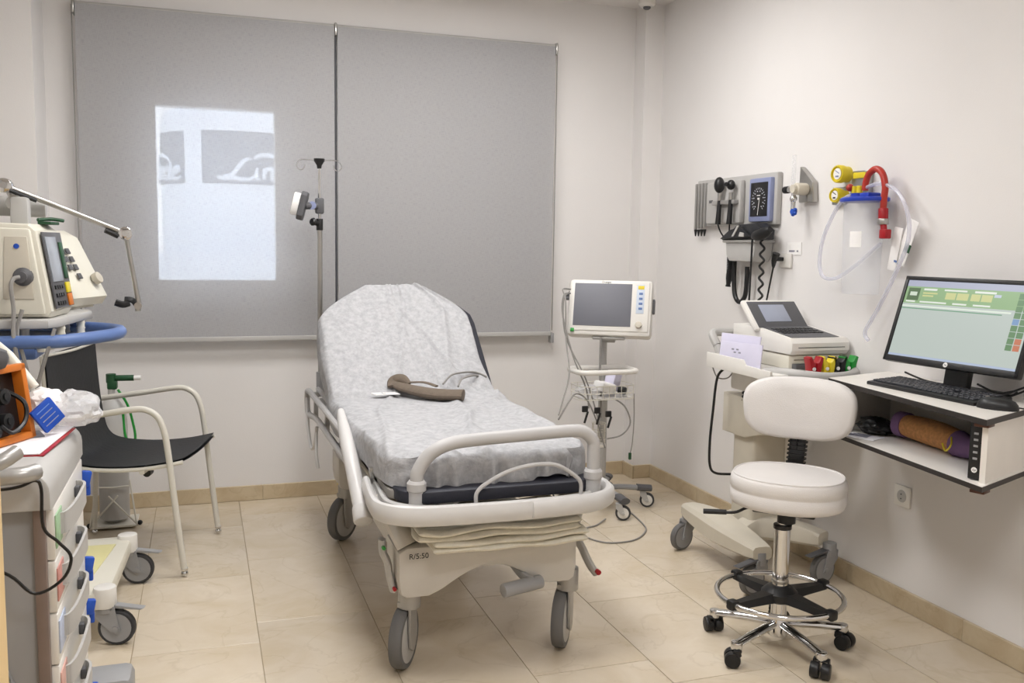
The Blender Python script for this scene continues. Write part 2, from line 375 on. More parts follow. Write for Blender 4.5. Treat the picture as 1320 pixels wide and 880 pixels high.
for (x0, x1, lab, ch) in ((-.695, .493, 'grey screen roller blind on the left, with the window glowing through', -.71), (.509, 1.69, 'grey opaque roller blind on the right, behind the stretcher head', 1.705)):
    t = thing('roller_blind', lab, 'blind', ((x0+x1)/2, -.045, .84), group='roller blinds on the back wall')
    fb = G().span((x0, -.0735, .86), (x1, -.0725, 2.425)).obj('blind_fabric', mb, t)
    G().cyl((x0, -.050, 2.418), (x1, -.050, 2.418), .0225, n=24).obj('roller', 'lgrey_pl', t)
    G().span((x0, -.082, .842), (x1, -.064, .866), .004).obj('bottom_bar', 'lgrey_pl', t)
    for xx in ((x0-.008, x1+.008) if x0 < 0 else (x1+.008,)): G().span((xx-.006, -.001, 2.38), (xx+.006, -.078, 2.445), .005).obj('bracket', 'steel', t)
    if x0 < 0: G().tube([(.501, -.05, 2.42), (.501, -.05, .87)], .006, 6).obj('cord_and_gap_shade', 'dgrey_pl', t)  # dark strip standing in for the shade in the gap between the blinds
    G().tube([(ch, -.06, 2.42), (ch, -.062, 1.6), (ch, -.06, .87)], .0028, 6).obj('cord_and_gap_shade', 'cable', t)
    G().span((ch-.01, -.07, .80), (ch+.01, -.03, .856), .003).obj('cord_holder', 'grey_pl', t)

# ------------------------------------------------------------------ outside the window
TC = Vector((.40, 10.4)); TR = 1.12
t = thing('gas_tank', 'white cylindrical gas tank with dark lettered bands seen through the blind', 'tank', (TC.x, TC.y, -3))
M['tankw'] = mat('tank_white', 'e9edf2', .5, var=.02); M['tankb'] = mat('tank_band_blue_grey', '76818f', .5, var=.05); M['tankt'] = mat('tank_lettering', 'e6ebf0', .5)
G().lathe([(TR, -3), (TR, 3.06), (TR*.985, 3.16), (TR*.93, 3.28), (TR*.8, 3.40), (TR*.5, 3.5), (.01, 3.54)], (TC.x, TC.y, 0), n=72).obj('shell', 'tankw', t)
def cy(a, z, r): return (TC.x+r*math.sin(a), TC.y-r*math.cos(a), z)   # a: angle, 0 faces the window
BZ0, BZ1 = 2.19, 2.95
def band(a0, a1):
    g = G(); g.grid(lambda u, v: cy(a0+(a1-a0)*u, BZ0+(BZ1-BZ0)*v, TR+.006), 24, 1); return g.obj('sign_band', 'tankb', t)
# script lettering "Linde" as strokes, x in letter units, baseline 0, cap height 1
LET = [[(.02, .22), (.0, .10), (.15, .03), (.34, .12), (.5, .45), (.66, .82), (.82, 1.0), (.93, 1.0)], [(.15, .20), (.35, .14), (.6, .03), (.85, .02), (.98, .14)], [(1.0, 1.02), (1.15, 1.18), (1.4, 1.24), (1.7, 1.16), (2.0, .95)],
       [(1.10, .6), (1.06, .3), (1.08, .05), (1.17, .04)], [(1.13, .80), (1.14, .85)],
       [(1.32, .6), (1.28, .04)], [(1.31, .4), (1.45, .60), (1.56, .5), (1.54, .1), (1.62, .04)],
       [(2.02, .5), (1.90, .6), (1.74, .35), (1.78, .06), (1.92, .08), (2.02, .4)], [(2.10, .95), (2.03, .12), (2.12, .04)],
       [(2.24, .3), (2.46, .42), (2.40, .60), (2.25, .45), (2.22, .12), (2.36, .02), (2.54, .14)]]
def script(a0, z0, h, w_=.50):
    g = G()
    for st in LET: g.tube([cy(a0+p[0]*w_/TR, z0+p[1]*h, TR+.012) for p in st], h*.075, 6, k=4, rr=lambda u: h*(.07+.05*math.sin(u*PI)))
    return g.obj('lettering', 'tankt', t)
A_gap = (-.62, -.36)
band(-.49, 1.5); band(-2.4, -.76)
script(-.27, BZ0+.06, .30); script(-.76-.05-2.54*.50/TR, BZ0+.06, .30)
g = G(); g.span((-9, 7.2, -3), (9, 7.4, 1.19)); o = g.obj('parapet_wall', mat('outdoor_render', 'e4e8ee', .8)); tag(o, 'pale low wall below the gas tank outside the window', 'wall')
for i, xx in enumerate([-1.0+.62*k for k in range(6)]):
    G().span((xx, 7.19, .2), (xx+.61, 7.2, 1.12)).obj('panel', M['tankw'], o)
g = G(); g.span((-30, .5, -3.1), (30, 40, -3)); struct(g.obj('ground', mat('yard_concrete', 'c9cbcc', .8)))
tr_ = thing('tree', 'green tree beyond the gas tank at the window edge', 'tree', (-2.7, 16, -3))
g = G(); random.seed(3)
for i in range(60):
    a, b, r = random.uniform(0, 6.28), random.uniform(-1, 1), random.uniform(.5, 1.3)
    g.sph((-2.7+r*math.cos(a), 16+r*math.sin(a), 3.4+1.4*b), random.uniform(.25, .5), n=8)
g.obj('crown', 'green', tr_); G().cyl((-2.7, 16, -3), (-2.7, 16, 3), .15, .08, 8).obj('trunk', 'copper', tr_)
# ------------------------------------------------------------------ stretcher
SX = .69
st = thing('hospital_stretcher', 'grey wheeled hospital stretcher with raised back and foot-end push handle', 'stretcher', (SX, -1.38, 0))
FY, BY = -2.33, -.40            # foot end, head end
PIV = -1.08; BANG = math.radians(41)
# hood over the base
def zarch(x):
    u = abs(x-SX)/.30
    return .335 if u < .35 else .335-.075*min(1, ((u-.35)/.5))**1.5
top = [(.985, .395), (.96, .41), (.42, .41), (.395, .395)]
bot = [(.395, .30), (.402, .262), (.42, .25), (.49, .25), (.52, .262)]+[(.54+(SX-.54)*i/6, .272+.060*math.sin((i/6)*PI/2)) for i in range(7)]
bot2 = [(2*SX-x, z) for x, z in bot][::-1]
poly = top+bot+bot2
def hoodpoly(k=0): return poly
g = G(); g.prism(poly, -2.17, -1.97, 'y', .008); g.obj('front_hood', 'hood', st)
g = G(); g.prism([(.43, .31), (.95, .31), (.96, .38), (.93, .405), (.45, .405), (.42, .38)], -1.97, -.86, 'y', .01)
g.obj('base_cover', 'hood', st)
g = G(); g.prism([(x, z) for x, z in poly], -.86, -.66, 'y', .008); g.obj('rear_hood', 'hood', st)
# slanted cheeks between hood and bumper
for s in (-1, 1):
    g = G(); X = lambda v: SX+s*v
    P0 = [(X(.335), -1.98, .55), (X(.335), -2.12, .55), (X(.30), -2.185, .40), (X(.24), -2.185, .40), (X(.27), -1.98, .42)]
    g.tube([(X(.335), -2.06, .555), (X(.30), -2.10, .49), (X(.262), -2.14, .41)], .04, 10, flat=(.55, 1.2)); g.obj('bumper_strut', 'hood', st)
# lift columns
for y in (-1.75, -.95):
    g = G(); g.cyl((SX, y, .42), (SX, y, .58), .085, n=24); 
    for z in (.45, .48, .51, .54): g.cyl((SX, y, z), (SX, y, z+.012), .092, n=24)
    g.obj('lift_column', 'grey_pl', st)
# deck
def rrect(x0, x1, y0, y1, r, n=6):
    o = []
    for cx, cy_, a in ((x1-r, y1-r, 0), (x0+r, y1-r, 90), (x0+r, y0+r, 180), (x1-r, y0+r, 270)):
        for i in range(n+1): t = math.radians(a+90*i/n); o.append((cx+r*math.cos(t), cy_+r*math.sin(t)))
    return o
g = G(); g.prism(rrect(.36, 1.02, -2.20, PIV, .05), .572, .600, 'z', .004); g.box((SX, -1.6, .585), (.5, 1.1, .03), .01); g.obj('deck', 'deckg', st)
g = G(); g.span((.36, -2.0, .55), (.395, -.42, .595), .008); g.span((.985, -2.0, .55), (1.02, -.42, .595), .008)
g.span((.37, -.46, .55), (1.01, -.42, .595), .008); g.obj('side_frame', 'alu', st)
bd = Vector((0, math.cos(BANG), math.sin(BANG)))
def backpt(x, l, h=0): return Vector((x, PIV+l*bd.y-h*bd.z, .615+l*bd.z+h*bd.y))
Mb = axes((SX, PIV, .615), (1, 0, 0), bd)
g = G(); g.prism(rrect(-.32, .32, 0, .66, .12), -.02, .0, 'z', .003, Mb); g.obj('back_deck', 'deckg', st)
g = G(); g.tube([backpt(SX-.1, .45, -.03), (SX-.1, -.55, .58)], .016, 8, smooth=False); g.tube([backpt(SX+.1, .45, -.03), (SX+.1, -.55, .58)], .016, 8, smooth=False); g.obj('back_strut', 'steel', st)
# bumper round the foot end
bp = [(.335, -1.93, .555), (.315, -2.16, .556), (.325, -2.25, .556), (.38, -2.31, .556), (.47, -2.335, .556), (SX, -2.345, .556), (.91, -2.335, .556), (1.0, -2.31, .556), (1.055, -2.25, .556), (1.075, -2.16, .556), (1.075, -1.93, .556)]
g = G(); g.tube(bp, .031, 12, flat=(1.0, .5)); bm_ = g.obj('bumper', 'rail', st)
g = G(); g.tube([(SX+(p[0]-SX)*.90, p[1]+.035, p[2]+.006) for p in bp], .015, 8, flat=(1.1, .8)); g.obj('inner_rail', 'lgrey_pl', bm_)
g = G(); g.tube([(SX+.07, -2.356, .556), (.91, -2.345, .556), (1.0, -2.32, .556), (1.066, -2.255, .556), (1.086, -2.16, .556)], .028, 10, flat=(.95, .35)); g.obj('bumper_pad', 'rail', bm_)
g = G(); 
for s in (-1, 1): g.span((SX+s*.345-.012, -2.28, .535), (SX+s*.345+.012, -1.85, .56)); 
g.span((SX-.30, -2.31, .538), (SX+.30, -2.27, .552), .004); g.span((SX-.34, -2.03, .535), (SX+.34, -1.99, .56), .004); g.obj('foot_frame', 'lgrey_pl', st)
# push handle
g = G(); g.tube([(.43, -2.25, .57), (.43, -2.25, .64), (.437, -2.25, .675), (.47, -2.25, .72), (.53, -2.25, .748), (.62, -2.25, .757), (.80, -2.25, .764), (.92, -2.25, .768), (.965, -2.25, .762), (.995, -2.25, .735), (1.0, -2.25, .70), (1.0, -2.25, .57)], .0205, 14)
h = g.obj('push_handle', 'hrail', st)
for x in (.43, 1.0):
    g = G(); g.lathe([(.024, 0), (.029, .004), (.029, .026), (.023, .034)], (x, -2.25, .61)); g.cyl((x, -2.25, .54), (x, -2.25, .62), .026); g.obj('handle_collar', 'hrail', h)
g = G(); g.tube([(.60, -2.30, .575), (.602, -2.30, .606), (.63, -2.30, .632), (.70, -2.30, .665), (.78, -2.30, .68), (.85, -2.30, .676), (.90, -2.30, .65), (.935, -2.30, .618), (.938, -2.30, .575)], .0065, 8); g.obj('foot_hoop', 'hrail', st)
# mattress: flat section and back section
def taper(t):
    return .345-.045*t
def mat_outline(side=0):
    pts = []
    y0, y1 = -2.20, PIV+.02
    for i in range(7): a = PI+PI/2*i/6; pts.append((SX-.30+.07+.07*math.cos(a)*1.0, y0+.08+.08*math.sin(a)))
    for i in range(7): a = 1.5*PI+PI/2*i/6; pts.append((SX+.30-.07+.07*math.cos(a), y0+.08+.08*math.sin(a)))
    pts += [(SX+.335, -1.5), (SX+.35, y1), (SX-.35, y1), (SX-.335, -1.5)]
    return pts
mt = G(); mt.prism(mat_outline(), .603, .70, 'z', .012); mt.prism(rrect(.375, 1.0, -2.275, -1.9, .08), .574, .612, 'z', .006); mtr = mt.obj('mattress', 'navy', st)
BL = .70
def bw(l):     # half width of the back section at length l
    if l < .50: return .35
    u = (l-.50)/(BL-.50); return .35-.20*u**1.5
def bpoly(e=0, n=12, l0=0):
    R_ = [(bw(BL*i/n)+e, BL*i/n) for i in range(n+1)]
    R_ = [(x, l) for x, l in R_ if l >= l0]
    return R_+[(R_[-1][0]*.5, BL+.018+e), (-R_[-1][0]*.5, BL+.018+e)]+[(-x, l) for x, l in R_[::-1]]
g = G(); g.prism(bpoly(), .002, .08, 'z', .01, Mb); g.obj('mattress_back', 'navy', mtr)
# left side rail, folded down, and swing arm
g = G()
g.tube([(.325, -1.62, .64), (.318, -1.2, .645), (.312, -.8, .645), (.31, -.47, .64), (.31, -.41, .61), (.31, -.41, .56), (.31, -.48, .53), (.312, -.8, .56), (.318, -1.3, .56), (.325, -1.72, .555)], .0135, 10)
g.tube([(.345, -.55, .66), (.345, -1.0, .66), (.34, -1.45, .65)], .011, 8)
sr = g.obj('side_rail', 'hrail', st); sr['label'] = 'folded side rail on the left'
for y in (-.55, -.95, -1.4): G().box((.335, y, .58), (.018, .035, .13), .004).obj('rail_bracket', 'lgrey_pl', sr)
G().box((.35, -1.15, .585), (.02, .12, .04), .004).obj('rail_latch', 'lgrey_pl', sr)
g = G(); g.tube([(.305, -.44, .60), (.30, -.52, .5), (.30, -.60, .42), (.305, -.66, .40), (.31, -.72, .44), (.315, -.75, .52)], .008, 8); g.tube([(.31, -.78, .5), (.30, -.85, .42), (.305, -.88, .36)], .007, 8); g.obj('release_loop', 'rail', sr)
g = G(); g.tube([(.315, -1.50, .725), (.312, -1.56, .70), (.31, -1.66, .66), (.31, -1.80, .59), (.31, -1.93, .52), (.31, -2.0, .49)], .025, 12, rr=lambda u: .012+.014*min(1, u*2.2))
ar = g.obj('swing_arm', 'rail', st); g = G(); g.cyl((.31, -1.985, .50), (.31, -2.025, .46), .031, n=18, bev=.006); g.cyl((.31, -1.99, .50), (.38, -1.99, .50), .009); g.obj('arm_knuckle', 'rail', ar)
g = G(); g.cyl((.37, -1.99, .50), (.385, -1.99, .545), .008, n=10, bev=.002); g.obj('red_latch', 'dred', ar)
g = G(); g.cyl((.36, -1.93, .52), (.36, -1.93, .61), .012); g.cyl((.335, -1.93, .56), (.365, -1.93, .56), .007); g.box((.36, -1.93, .60), (.03, .03, .025), .004); g.obj('hinge', 'steel', ar)
# right side rail (far side), folded
g = G(); g.tube([(1.055, -1.62, .60), (1.065, -1.2, .60), (1.068, -.6, .60), (1.07, -.42, .57), (1.07, -.48, .5), (1.068, -.8, .5), (1.06, -1.7, .5)], .0135, 8); g.obj('side_rail', 'rail', st)
# pedals
def pedal(P):
    g = G(); g.tube(P, .02, 10, flat=(.6, 1.15), k=5); return g.obj('pedal', 'lgrey_pl', st)
p = pedal([(.355, -2.10, .425), (.357, -2.10, .385), (.372, -2.10, .35), (.38, -2.10, .30), (.392, -2.10, .255)])
g = G(); g.cyl((.355, -2.12, .405), (.355, -2.135, .405), .006, n=12); g.obj('green_dot', 'green', p)
g = G(); g.cyl((.389, -2.12, .27), (.389, -2.135, .27), .006, n=12); g.obj('red_dot', 'dred', p)
p = pedal([(1.02, -2.05, .415), (1.03, -2.06, .36), (1.045, -2.08, .32), (1.065, -2.10, .27), (1.085, -2.11, .24)])
g = G(); g.cyl((1.025, -2.075, .40), (1.025, -2.088, .40), .006, n=12); g.obj('green_dot', 'green', p)
g = G(); g.cyl((1.08, -2.125, .255), (1.08, -2.14, .255), .009, n=12); g.obj('red_dot', 'dred', p)
g = G(); g.cyl((.715, -2.22, .262), (.855, -2.19, .268), .022, n=16, bev=.004); fp = g.obj('foot_pedal', 'grey_pl', st)
g = G(); g.tube([(.76, -1.95, .36), (.775, -2.05, .33), (.80, -2.15, .285), (.83, -2.2, .272)], .018, 8, flat=(1, .6)); g.obj('pedal_arm', 'grey_pl', fp)
# casters: big discs with a one-sided post
def big_caster(x, y, rz):
    r = .1; P = Matrix.Translation((x, y, 0)) @ Matrix.Rotation(rz, 4, 'Z')
    g = G(P); g.prism([(-.03, .25), (.03, .25), (.034, .13), (.022, .07), (0, .055), (-.022, .07), (-.034, .13)], .024, .034, 'x', .002)
    g.cyl((.018, 0, .20), (.018, 0, .275), .036, n=20, bev=.003); g.box((.012, 0, .213), (.05, .062, .02), .004); f = g.obj('caster_post', 'alu', st)
    g = G(P); g.lathe([(.084, -.02), (.095, -.02), (.1, -.012), (.1, .012), (.095, .02), (.084, .02)], (0, 0, r), (1, 0, 0), 40); g.obj('tyre', 'grubber', f)
    g = G(P); g.lathe([(.001, -.022), (.078, -.021), (.087, -.017), (.087, .017), (.078, .021), (.001, .022)], (0, 0, r), (1, 0, 0), 40); g.obj('wheel_disc', 'lgrey_pl', f)
    return f
big_caster(.425, -2.10, math.radians(-30)); big_caster(.965, -2.10, math.radians(-32))
f = big_caster(.425, -.78, math.radians(-42)); big_caster(.965, -.78, math.radians(-20))
for x in (.44, .96):
    g = G(); g.cyl((x, -.76, .26), (x, -.76, .44), .036, n=20, bev=.003); g.obj('caster_column', 'hood', st)
    g = G(); g.cyl((x, -.76, .252), (x, -.76, .262), .0375, n=20); g.obj('yellow_ring', 'yellow', st)
text('number_marking', 'R/5:50', .024, axes((.455, -2.1785, .385), (1, 0, 0), (0, 0, 1)), 'black', st)
# fifth wheel under the base, seen past the arch
g = G(); g.lathe([(.001, -.012), (.045, -.012), (.05, 0), (.045, .012), (.001, .012)], (SX-.02, -1.4, .2), (1, 0, 0), 20); g.box((SX-.02, -1.38, .28), (.05, .1, .1), .01); g.obj('steering_wheel', 'grubber', st)

# ------------------------------------------------------------------ sheet
ms = bpy.data.materials.new('nonwoven_sheet'); ms.use_nodes = True; nt = ms.node_tree; N = nt.nodes; L = nt.links; b = N['Principled BSDF']
tc_ = N.new('ShaderNodeTexCoord'); a1 = N.new('ShaderNodeTexNoise'); a1.inputs['Scale'].default_value = 42; a1.inputs['Detail'].default_value = 9; a1.inputs['Roughness'].default_value = .7
L.new(tc_.outputs['Object'], a1.inputs[0]); r_ = N.new('ShaderNodeValToRGB'); L.new(a1.outputs[0], r_.inputs[0])
r_.color_ramp.elements[0].position = .36; r_.color_ramp.elements[0].color = lin('a0a0a3')+(1,); r_.color_ramp.elements[1].position = .62; r_.color_ramp.elements[1].color = lin('b7b7b9')+(1,)
L.new(r_.outputs[0], b.inputs['Base Color']); b.inputs['Roughness'].default_value = .75
a2 = N.new('ShaderNodeTexNoise'); a2.inputs['Scale'].default_value = 9; a2.inputs['Detail'].default_value = 6; a2.inputs['Distortion'].default_value = 1.2; L.new(tc_.outputs['Object'], a2.inputs[0])
bp_ = N.new('ShaderNodeBump'); bp_.inputs['Strength'].default_value = .5; bp_.inputs['Distance'].default_value = .02; L.new(a2.outputs[0], bp_.inputs['Height']); L.new(bp_.outputs[0], b.inputs['Normal'])
LF = 2.20+PIV     # flat length 1.12
OV = .10
def hw(l, side):
    if l < 0: l = 0
    if l < LF:
        t = l/LF; w = .312+.04*min(1, t*1.6)
        if l < .09: w -= .075*(1-math.sqrt(max(0, 1-(1-l/.09)**2)))
        return w
    w = bw(l-LF)+.006
    if side > 0: w -= .034*min(1, (l-LF)/.25)*max(0, 1-max(0, l-LF-.5)/.18)
    return w
def sheet_pt(u, v):
    # u -1.4..1.4 across, v -.1 .. LF+BL+.06 along
    s = 1 if u > 0 else -1; vv = max(0, min(v, LF+BL+.012)); over_v = max(0, -v); over_t = max(0, v-(LF+BL+.012))
    w = hw(vv, s)
    if over_v > 0: w = hw(0, s)
    au = abs(u); lat = min(au, 1)*w; dr = max(0, au-1)*OV/.4
    if dr > 0: lat = w+.012*math.sin(min(1, dr/.03)*PI/2)
    nz = noise.noise(Vector((u*3.2, v*3.0, 1.3)))*.006+noise.noise(Vector((u*7+5*v, v*5-3*u, 4)))*.004
    ridge = 0
    for (a, b_, c_, amp, wd_) in ((.95, .5, -.80, .006, .010), (.9, -.35, .33, .006, .009), (.2, 1., -.66, .007, .022), (.95, -.22, .02, .009, .016), (.9, .5, -.95, .006, .009), (.85, .6, -.62, .005, .008), (.9, .42, -.38, .005, .010), (-.8, .6, -.12, .006, .010), (.3, 1, -.16, .005, .012)):
        d_ = a*u*.33+b_*v*.6+c_+.04*noise.noise(Vector((u*2, v*2, a*9))); ridge += 1.5*amp*math.exp(-(d_/wd_)**2)
    h = .012+(nz+ridge)*(1 if au < 1 else .5)
    edge = max(0, (au-.86)/.14) if au < 1 else 1
    h -= .01*edge**2
    ple = 0
    if dr > 0 or over_v > 0:
        ph = vv*14 if over_v == 0 else u*17+3*noise.noise(Vector((u*3, 0, 0)))
        ple = .006*math.sin(ph+2*noise.noise(Vector((vv*4, u, 2))))*min(1, max(dr, over_v)/.05)*(1.8 if over_v > 0 else 1)
    x = SX+s*(lat+(ple if dr > 0 else 0))
    down = dr*(1+.25*noise.noise(Vector((vv*5, s, 7))))
    fd = over_v*(1.0+.20*noise.noise(Vector((u*2.3, 3, 1)))-.30*max(-.6, min(1, u*1.2)))
    if vv <= LF:
        y = -2.205+vv; z = .70+h-down
        if au < 1 and vv < .05: z -= .008*(1-vv/.05)
        if over_v > 0:
            cornerpull = .02*max(0, min(1, au)-.75)
            y = -2.205-.018*math.sin(min(1, over_v/.03)*PI/2)+ple+cornerpull; z = .70+.004-max(fd, down)
        # blend at fold
        if vv > LF-.06: z += .012*((vv-LF+.06)/.06)**2
        return Vector((x, y, z))
    l = vv-LF; ex = .08+h
    p = backpt(x, l, 0); nrm = Vector((0, -bd.z, bd.y))
    k = min(1, l/.10); base = (.70+h-.615)*(1-k)+ex*k
    p = Vector((x, PIV+l*bd.y, .615+l*bd.z))+nrm*(base-down)*1.0
    if l < .05: p.z += .006
    if over_t > 0: p = p+bd*(.02*math.sin(min(1, over_t/.03)*PI/2))-nrm*over_t
    return p
g = G(); vmax = LF+BL+.012+.06
g.grid(lambda a, b: sheet_pt(-1.4+2.8*a, -.115+(vmax+.115)*b), 150, 280)
bmesh.ops.recalc_face_normals(g.b, faces=g.b.faces[:])
o = g.obj('bed_sheet', ms, sharp=80); tag(o, 'crinkled white disposable sheet covering the stretcher mattress', 'sheet')
# blankets
def blanket(z0, x0, x1, y0, y1, layers, lab, seed, th=.0215):
    t = thing('folded_blanket', lab, 'blanket', ((x0+x1)/2, (y0+y1)/2, z0), group='folded blankets under the stretcher foot end')
    for k in range(layers):
        zz = z0+th*(k+.5)
        pts = []
        def fn(u, v, top):
            x = x0+(x1-x0)*u+.012*noise.noise(Vector((v*3, k*2, seed))); y = y0+(y1-y0)*v-.012*noise.noise(Vector((u*4, k*3, seed)))-(.006*(k % 2))
            e = min(1, min(u, 1-u)/.02, 1)*min(1, min(v, 1-v)/.05)
            sag = .010*noise.noise(Vector((u*3.3, k*.4, seed)))+.012*math.sin(u*PI)*(-.4)
            return Vector((x, y, zz+sag+(1 if top else -1)*th*.5*math.sqrt(max(0, e))))
        g = G()
        E_ = lambda t: .5-.5*math.cos(PI*t)
        g.grid(lambda a, b: fn(E_(a), E_(b), True), 40, 16); g.grid(lambda a, b: fn(E_(1-a), E_(b), False), 40, 16); bmesh.ops.remove_doubles(g.b, verts=g.b.verts[:], dist=.0015); bmesh.ops.recalc_face_normals(g.b, faces=g.b.faces[:])
        g.obj('blanket_fold', 'blanket', t, sharp=60)
blanket(.411, .48, .985, -2.265, -1.98, 2, 'lower beige folded blanket lying on the stretcher base', 5)
blanket(.456, .43, .955, -2.275, -1.99, 2, 'upper beige folded blanket lying on the stretcher base', 9)
# blood pressure cuff on the sheet
cf = thing('pressure_cuff', 'rolled taupe blood pressure cuff with tube lying on the white sheet', 'cuff', (.70, -1.18, .72))
def cuffp(x, y): return Vector((x, y, .745))
g = G(); g.tube([(.60, -1.08, .752), (.645, -1.17, .744), (.70, -1.25, .738), (.76, -1.30, .736), (.83, -1.335, .738)], .03, 18, flat=(.55, 1.15), rr=lambda u: .024+.016*math.sin(min(1, u*1.5)*PI/2)); c1 = g.obj('cuff_band', 'cuff', cf)
g = G(); g.tube([(.575, -1.10, .745), (.60, -1.06, .768), (.63, -1.09, .775), (.65, -1.14, .76)], .022, 14, flat=(.75, 1.2), rr=lambda u: .008+.012*math.sin(u*PI)); g.tube([(.585, -1.12, .752), (.615, -1.05, .772), (.655, -1.07, .758)], .007, 8, flat=(.6, 1.8)); g.tube([(.66, -1.12, .764), (.71, -1.16, .768), (.75, -1.21, .758)], .007, 8, flat=(.6, 1.8)); g.obj('cuff_fold', 'cuff', cf)
g = G(); g.tube([(.78, -1.2, .765), (.84, -1.1, .785), (.90, -1.06, .79), (.97, -1.03, .785), (1.02, -1.04, .765)], .0045, 6); g.tube([(.84, -1.22, .755), (.88, -1.13, .772), (.94, -1.08, .778), (.98, -1.04, .77)], .0045, 6); g.obj('air_tube', 'cable', cf)
g = G(); g.box((.545, -1.17, .728), (.11, .05, .004), .001, (0, .05, .25)); g.obj('label_tag', 'label', cf)
text('tag_print', 'L', .03, axes((.535, -1.175, .7315), (1, .25, 0), (-.25, 1, 0)), 'black', cf)
# IV pole in its socket
iv = thing('iv_pole', 'steel infusion pole with two hooks standing at the stretcher head', 'pole', (.375, -.40, .60))
g = G(); g.cyl((.375, -.40, .60), (.375, -.40, 1.44), .0125, n=14); ip = g.obj('lower_tube', 'steel', iv)
G().cyl((.375, -.40, 1.43), (.375, -.40, 1.70), .008, n=12).obj('upper_tube', 'chrome', iv)
g = G(); g.cyl((.375, -.40, .60), (.375, -.40, .72), .021, n=16, bev=.003); g.obj('socket_sleeve', 'grey_pl', iv)
g = G(); g.cyl((.375, -.40, 1.40), (.375, -.40, 1.455), .016, n=16, bev=.002); g.cyl((.375, -.40, 1.425), (.345, -.42, 1.44), .012); g.lathe([(.006, 0), (.017, .002), (.02, .012), (.014, .02)], (.35, -.416, 1.437), (-.8, -.5, .2), 10); g.obj('height_knob', 'black', iv)
g = G(); g.lathe([(.010, 0), (.012, .015), (.025, .035), (.026, .046), (.0, .048)], (.375, -.40, 1.69)); g.obj('hook_head', 'black', iv)
for s in (-1, 1):
    g = G(); z = 1.728; x = .375
    g.tube([(x+s*.02, -.40, z), (x+s*.06, -.40, z+.002), (x+s*.085, -.40, z), (x+s*.10, -.40, z-.012), (x+s*.105, -.40, z-.03), (x+s*.095, -.40, z-.043), (x+s*.08, -.40, z-.045), (x+s*.07, -.40, z-.035), (x+s*.068, -.40, z-.02)], .0028, 6); g.obj('hook', 'chrome', iv)
dv = thing('clamped_device', 'small white and black device clamped on the infusion pole', 'medical device', (.29, -.44, 1.43))
Pd = Matrix.Translation((.285, -.44, 1.512)) @ Euler((.0, math.radians(14), math.radians(-10))).to_matrix().to_4x4()
g = G(Pd); g.prism([(-.03, -.05), (.03, -.05), (.045, -.03), (.045, .035), (.03, .055), (-.03, .055), (-.045, .035), (-.045, -.03)], -.04, -.005, 'x', .006); d1 = g.obj('front_shell', 'label', dv)
g = G(Pd); g.prism([(-.038, -.066), (.038, -.066), (.055, -.045), (.055, .05), (.038, .068), (-.038, .068), (-.055, .05), (-.055, -.045)], -.008, .022, 'x', .006); g.obj('back_shell', 'dgrey_pl', dv)
g = G(Pd)
for k in range(6):
    for j in (-1, 1): g.box((-.041, -.012*j, -.035+.014*k), (.004, .012, .008), .001)
g.obj('key', 'grey_pl', d1)
g = G(); g.cyl((.30, -.44, 1.512), (.36, -.41, 1.515), .017, n=14); g.box((.375, -.40, 1.515), (.04, .035, .075), .008); g.obj('clamp', 'dgrey_pl', dv)
g = G(); g.lathe([(.006, 0), (.018, .001), (.019, .006), (.007, .007)], (.338, -.435, 1.515), (-.3, -1, 0)); g.obj('clamp_ring', 'lilac', dv)
# ------------------------------------------------------------------ visitor chair
CA = math.radians(-14.5)
ch = thing('visitor_chair', 'black sling visitor chair with white tubular armrests and ball feet', 'chair', (-.414, -.7475, 0), CA)
PC_ = Matrix.Translation((-.414, -.7475, 0)) @ Matrix.Rotation(CA, 4, 'Z')
def seatprof(t):     # x forward, z up
    P = smooth_pts([(-.275, 0, .885), (-.265, 0, .72), (-.25, 0, .58), (-.225, 0, .49), (-.16, 0, .455), (-.02, 0, .445), (.12, 0, .455), (.235, 0, .478)], k=6)
    f = t*(len(P)-1); i = min(int(f), len(P)-2); return P[i].lerp(P[i+1], f-i)
g = G(PC_)
for s_ in (0, -.012):
    def fn(u, v):
        p = seatprof(v); y = (u-.5)*.515; e = abs(u-.5)*2
        d = seatprof(min(1, v+.02))-seatprof(max(0, v-.02)); n = Vector((-d.z, 0, d.x)).normalized()
        if n.z < 0: n = -n
        return Vector((p.x, y, p.z))+n*(s_-.012*(1-e**2))
    g.grid(fn, 14, 40)
sh = g.obj('sling_shell', 'blackmat', ch, sharp=60)
for s in (-1, 1):
    g = G(PC_); pts = []
    for i in range(15):
        p = seatprof(i/14); d = seatprof(min(1, i/14+.02))-seatprof(max(0, i/14-.02)); n = Vector((-d.z, 0, d.x)).normalized()
        if n.z < 0: n = -n
        q = p-n*.015; pts.append((q.x, s*.255, q.z))
    g.tube(pts, .0085, 8, k=3); g.obj('side_rail', 'chairframe', ch)
    g = G(PC_); y = s*.275
    g.tube([(-.285, s*.262, .60), (-.27, y, .628), (-.2, y, .64), (-.05, y, .662), (.05, y, .678), (.105, y, .678), (.15, y, .65), (.175, y, .59), (.19, y, .49), (.21, y, .3), (.24, y, .03)], .0125, 12, k=8)
    a = g.obj('arm_and_front_leg', 'chairframe', ch)
    g = G(PC_); g.cyl((.241, y, .028), (.241, y, .036), .014, n=14); g.sph((.242, y, .014), .014, n=14); g.obj('ball_glide', 'chrome', a)
    g = G(PC_); g.tube([(-.285, s*.262, .60), (-.29, y, .45), (-.31, y, .03)], .0115, 10, k=4); a = g.obj('rear_leg', 'chairframe', ch)
    g = G(PC_); g.sph((-.31, y, .014), .014, n=12); g.obj('ball_glide', 'chrome', a)
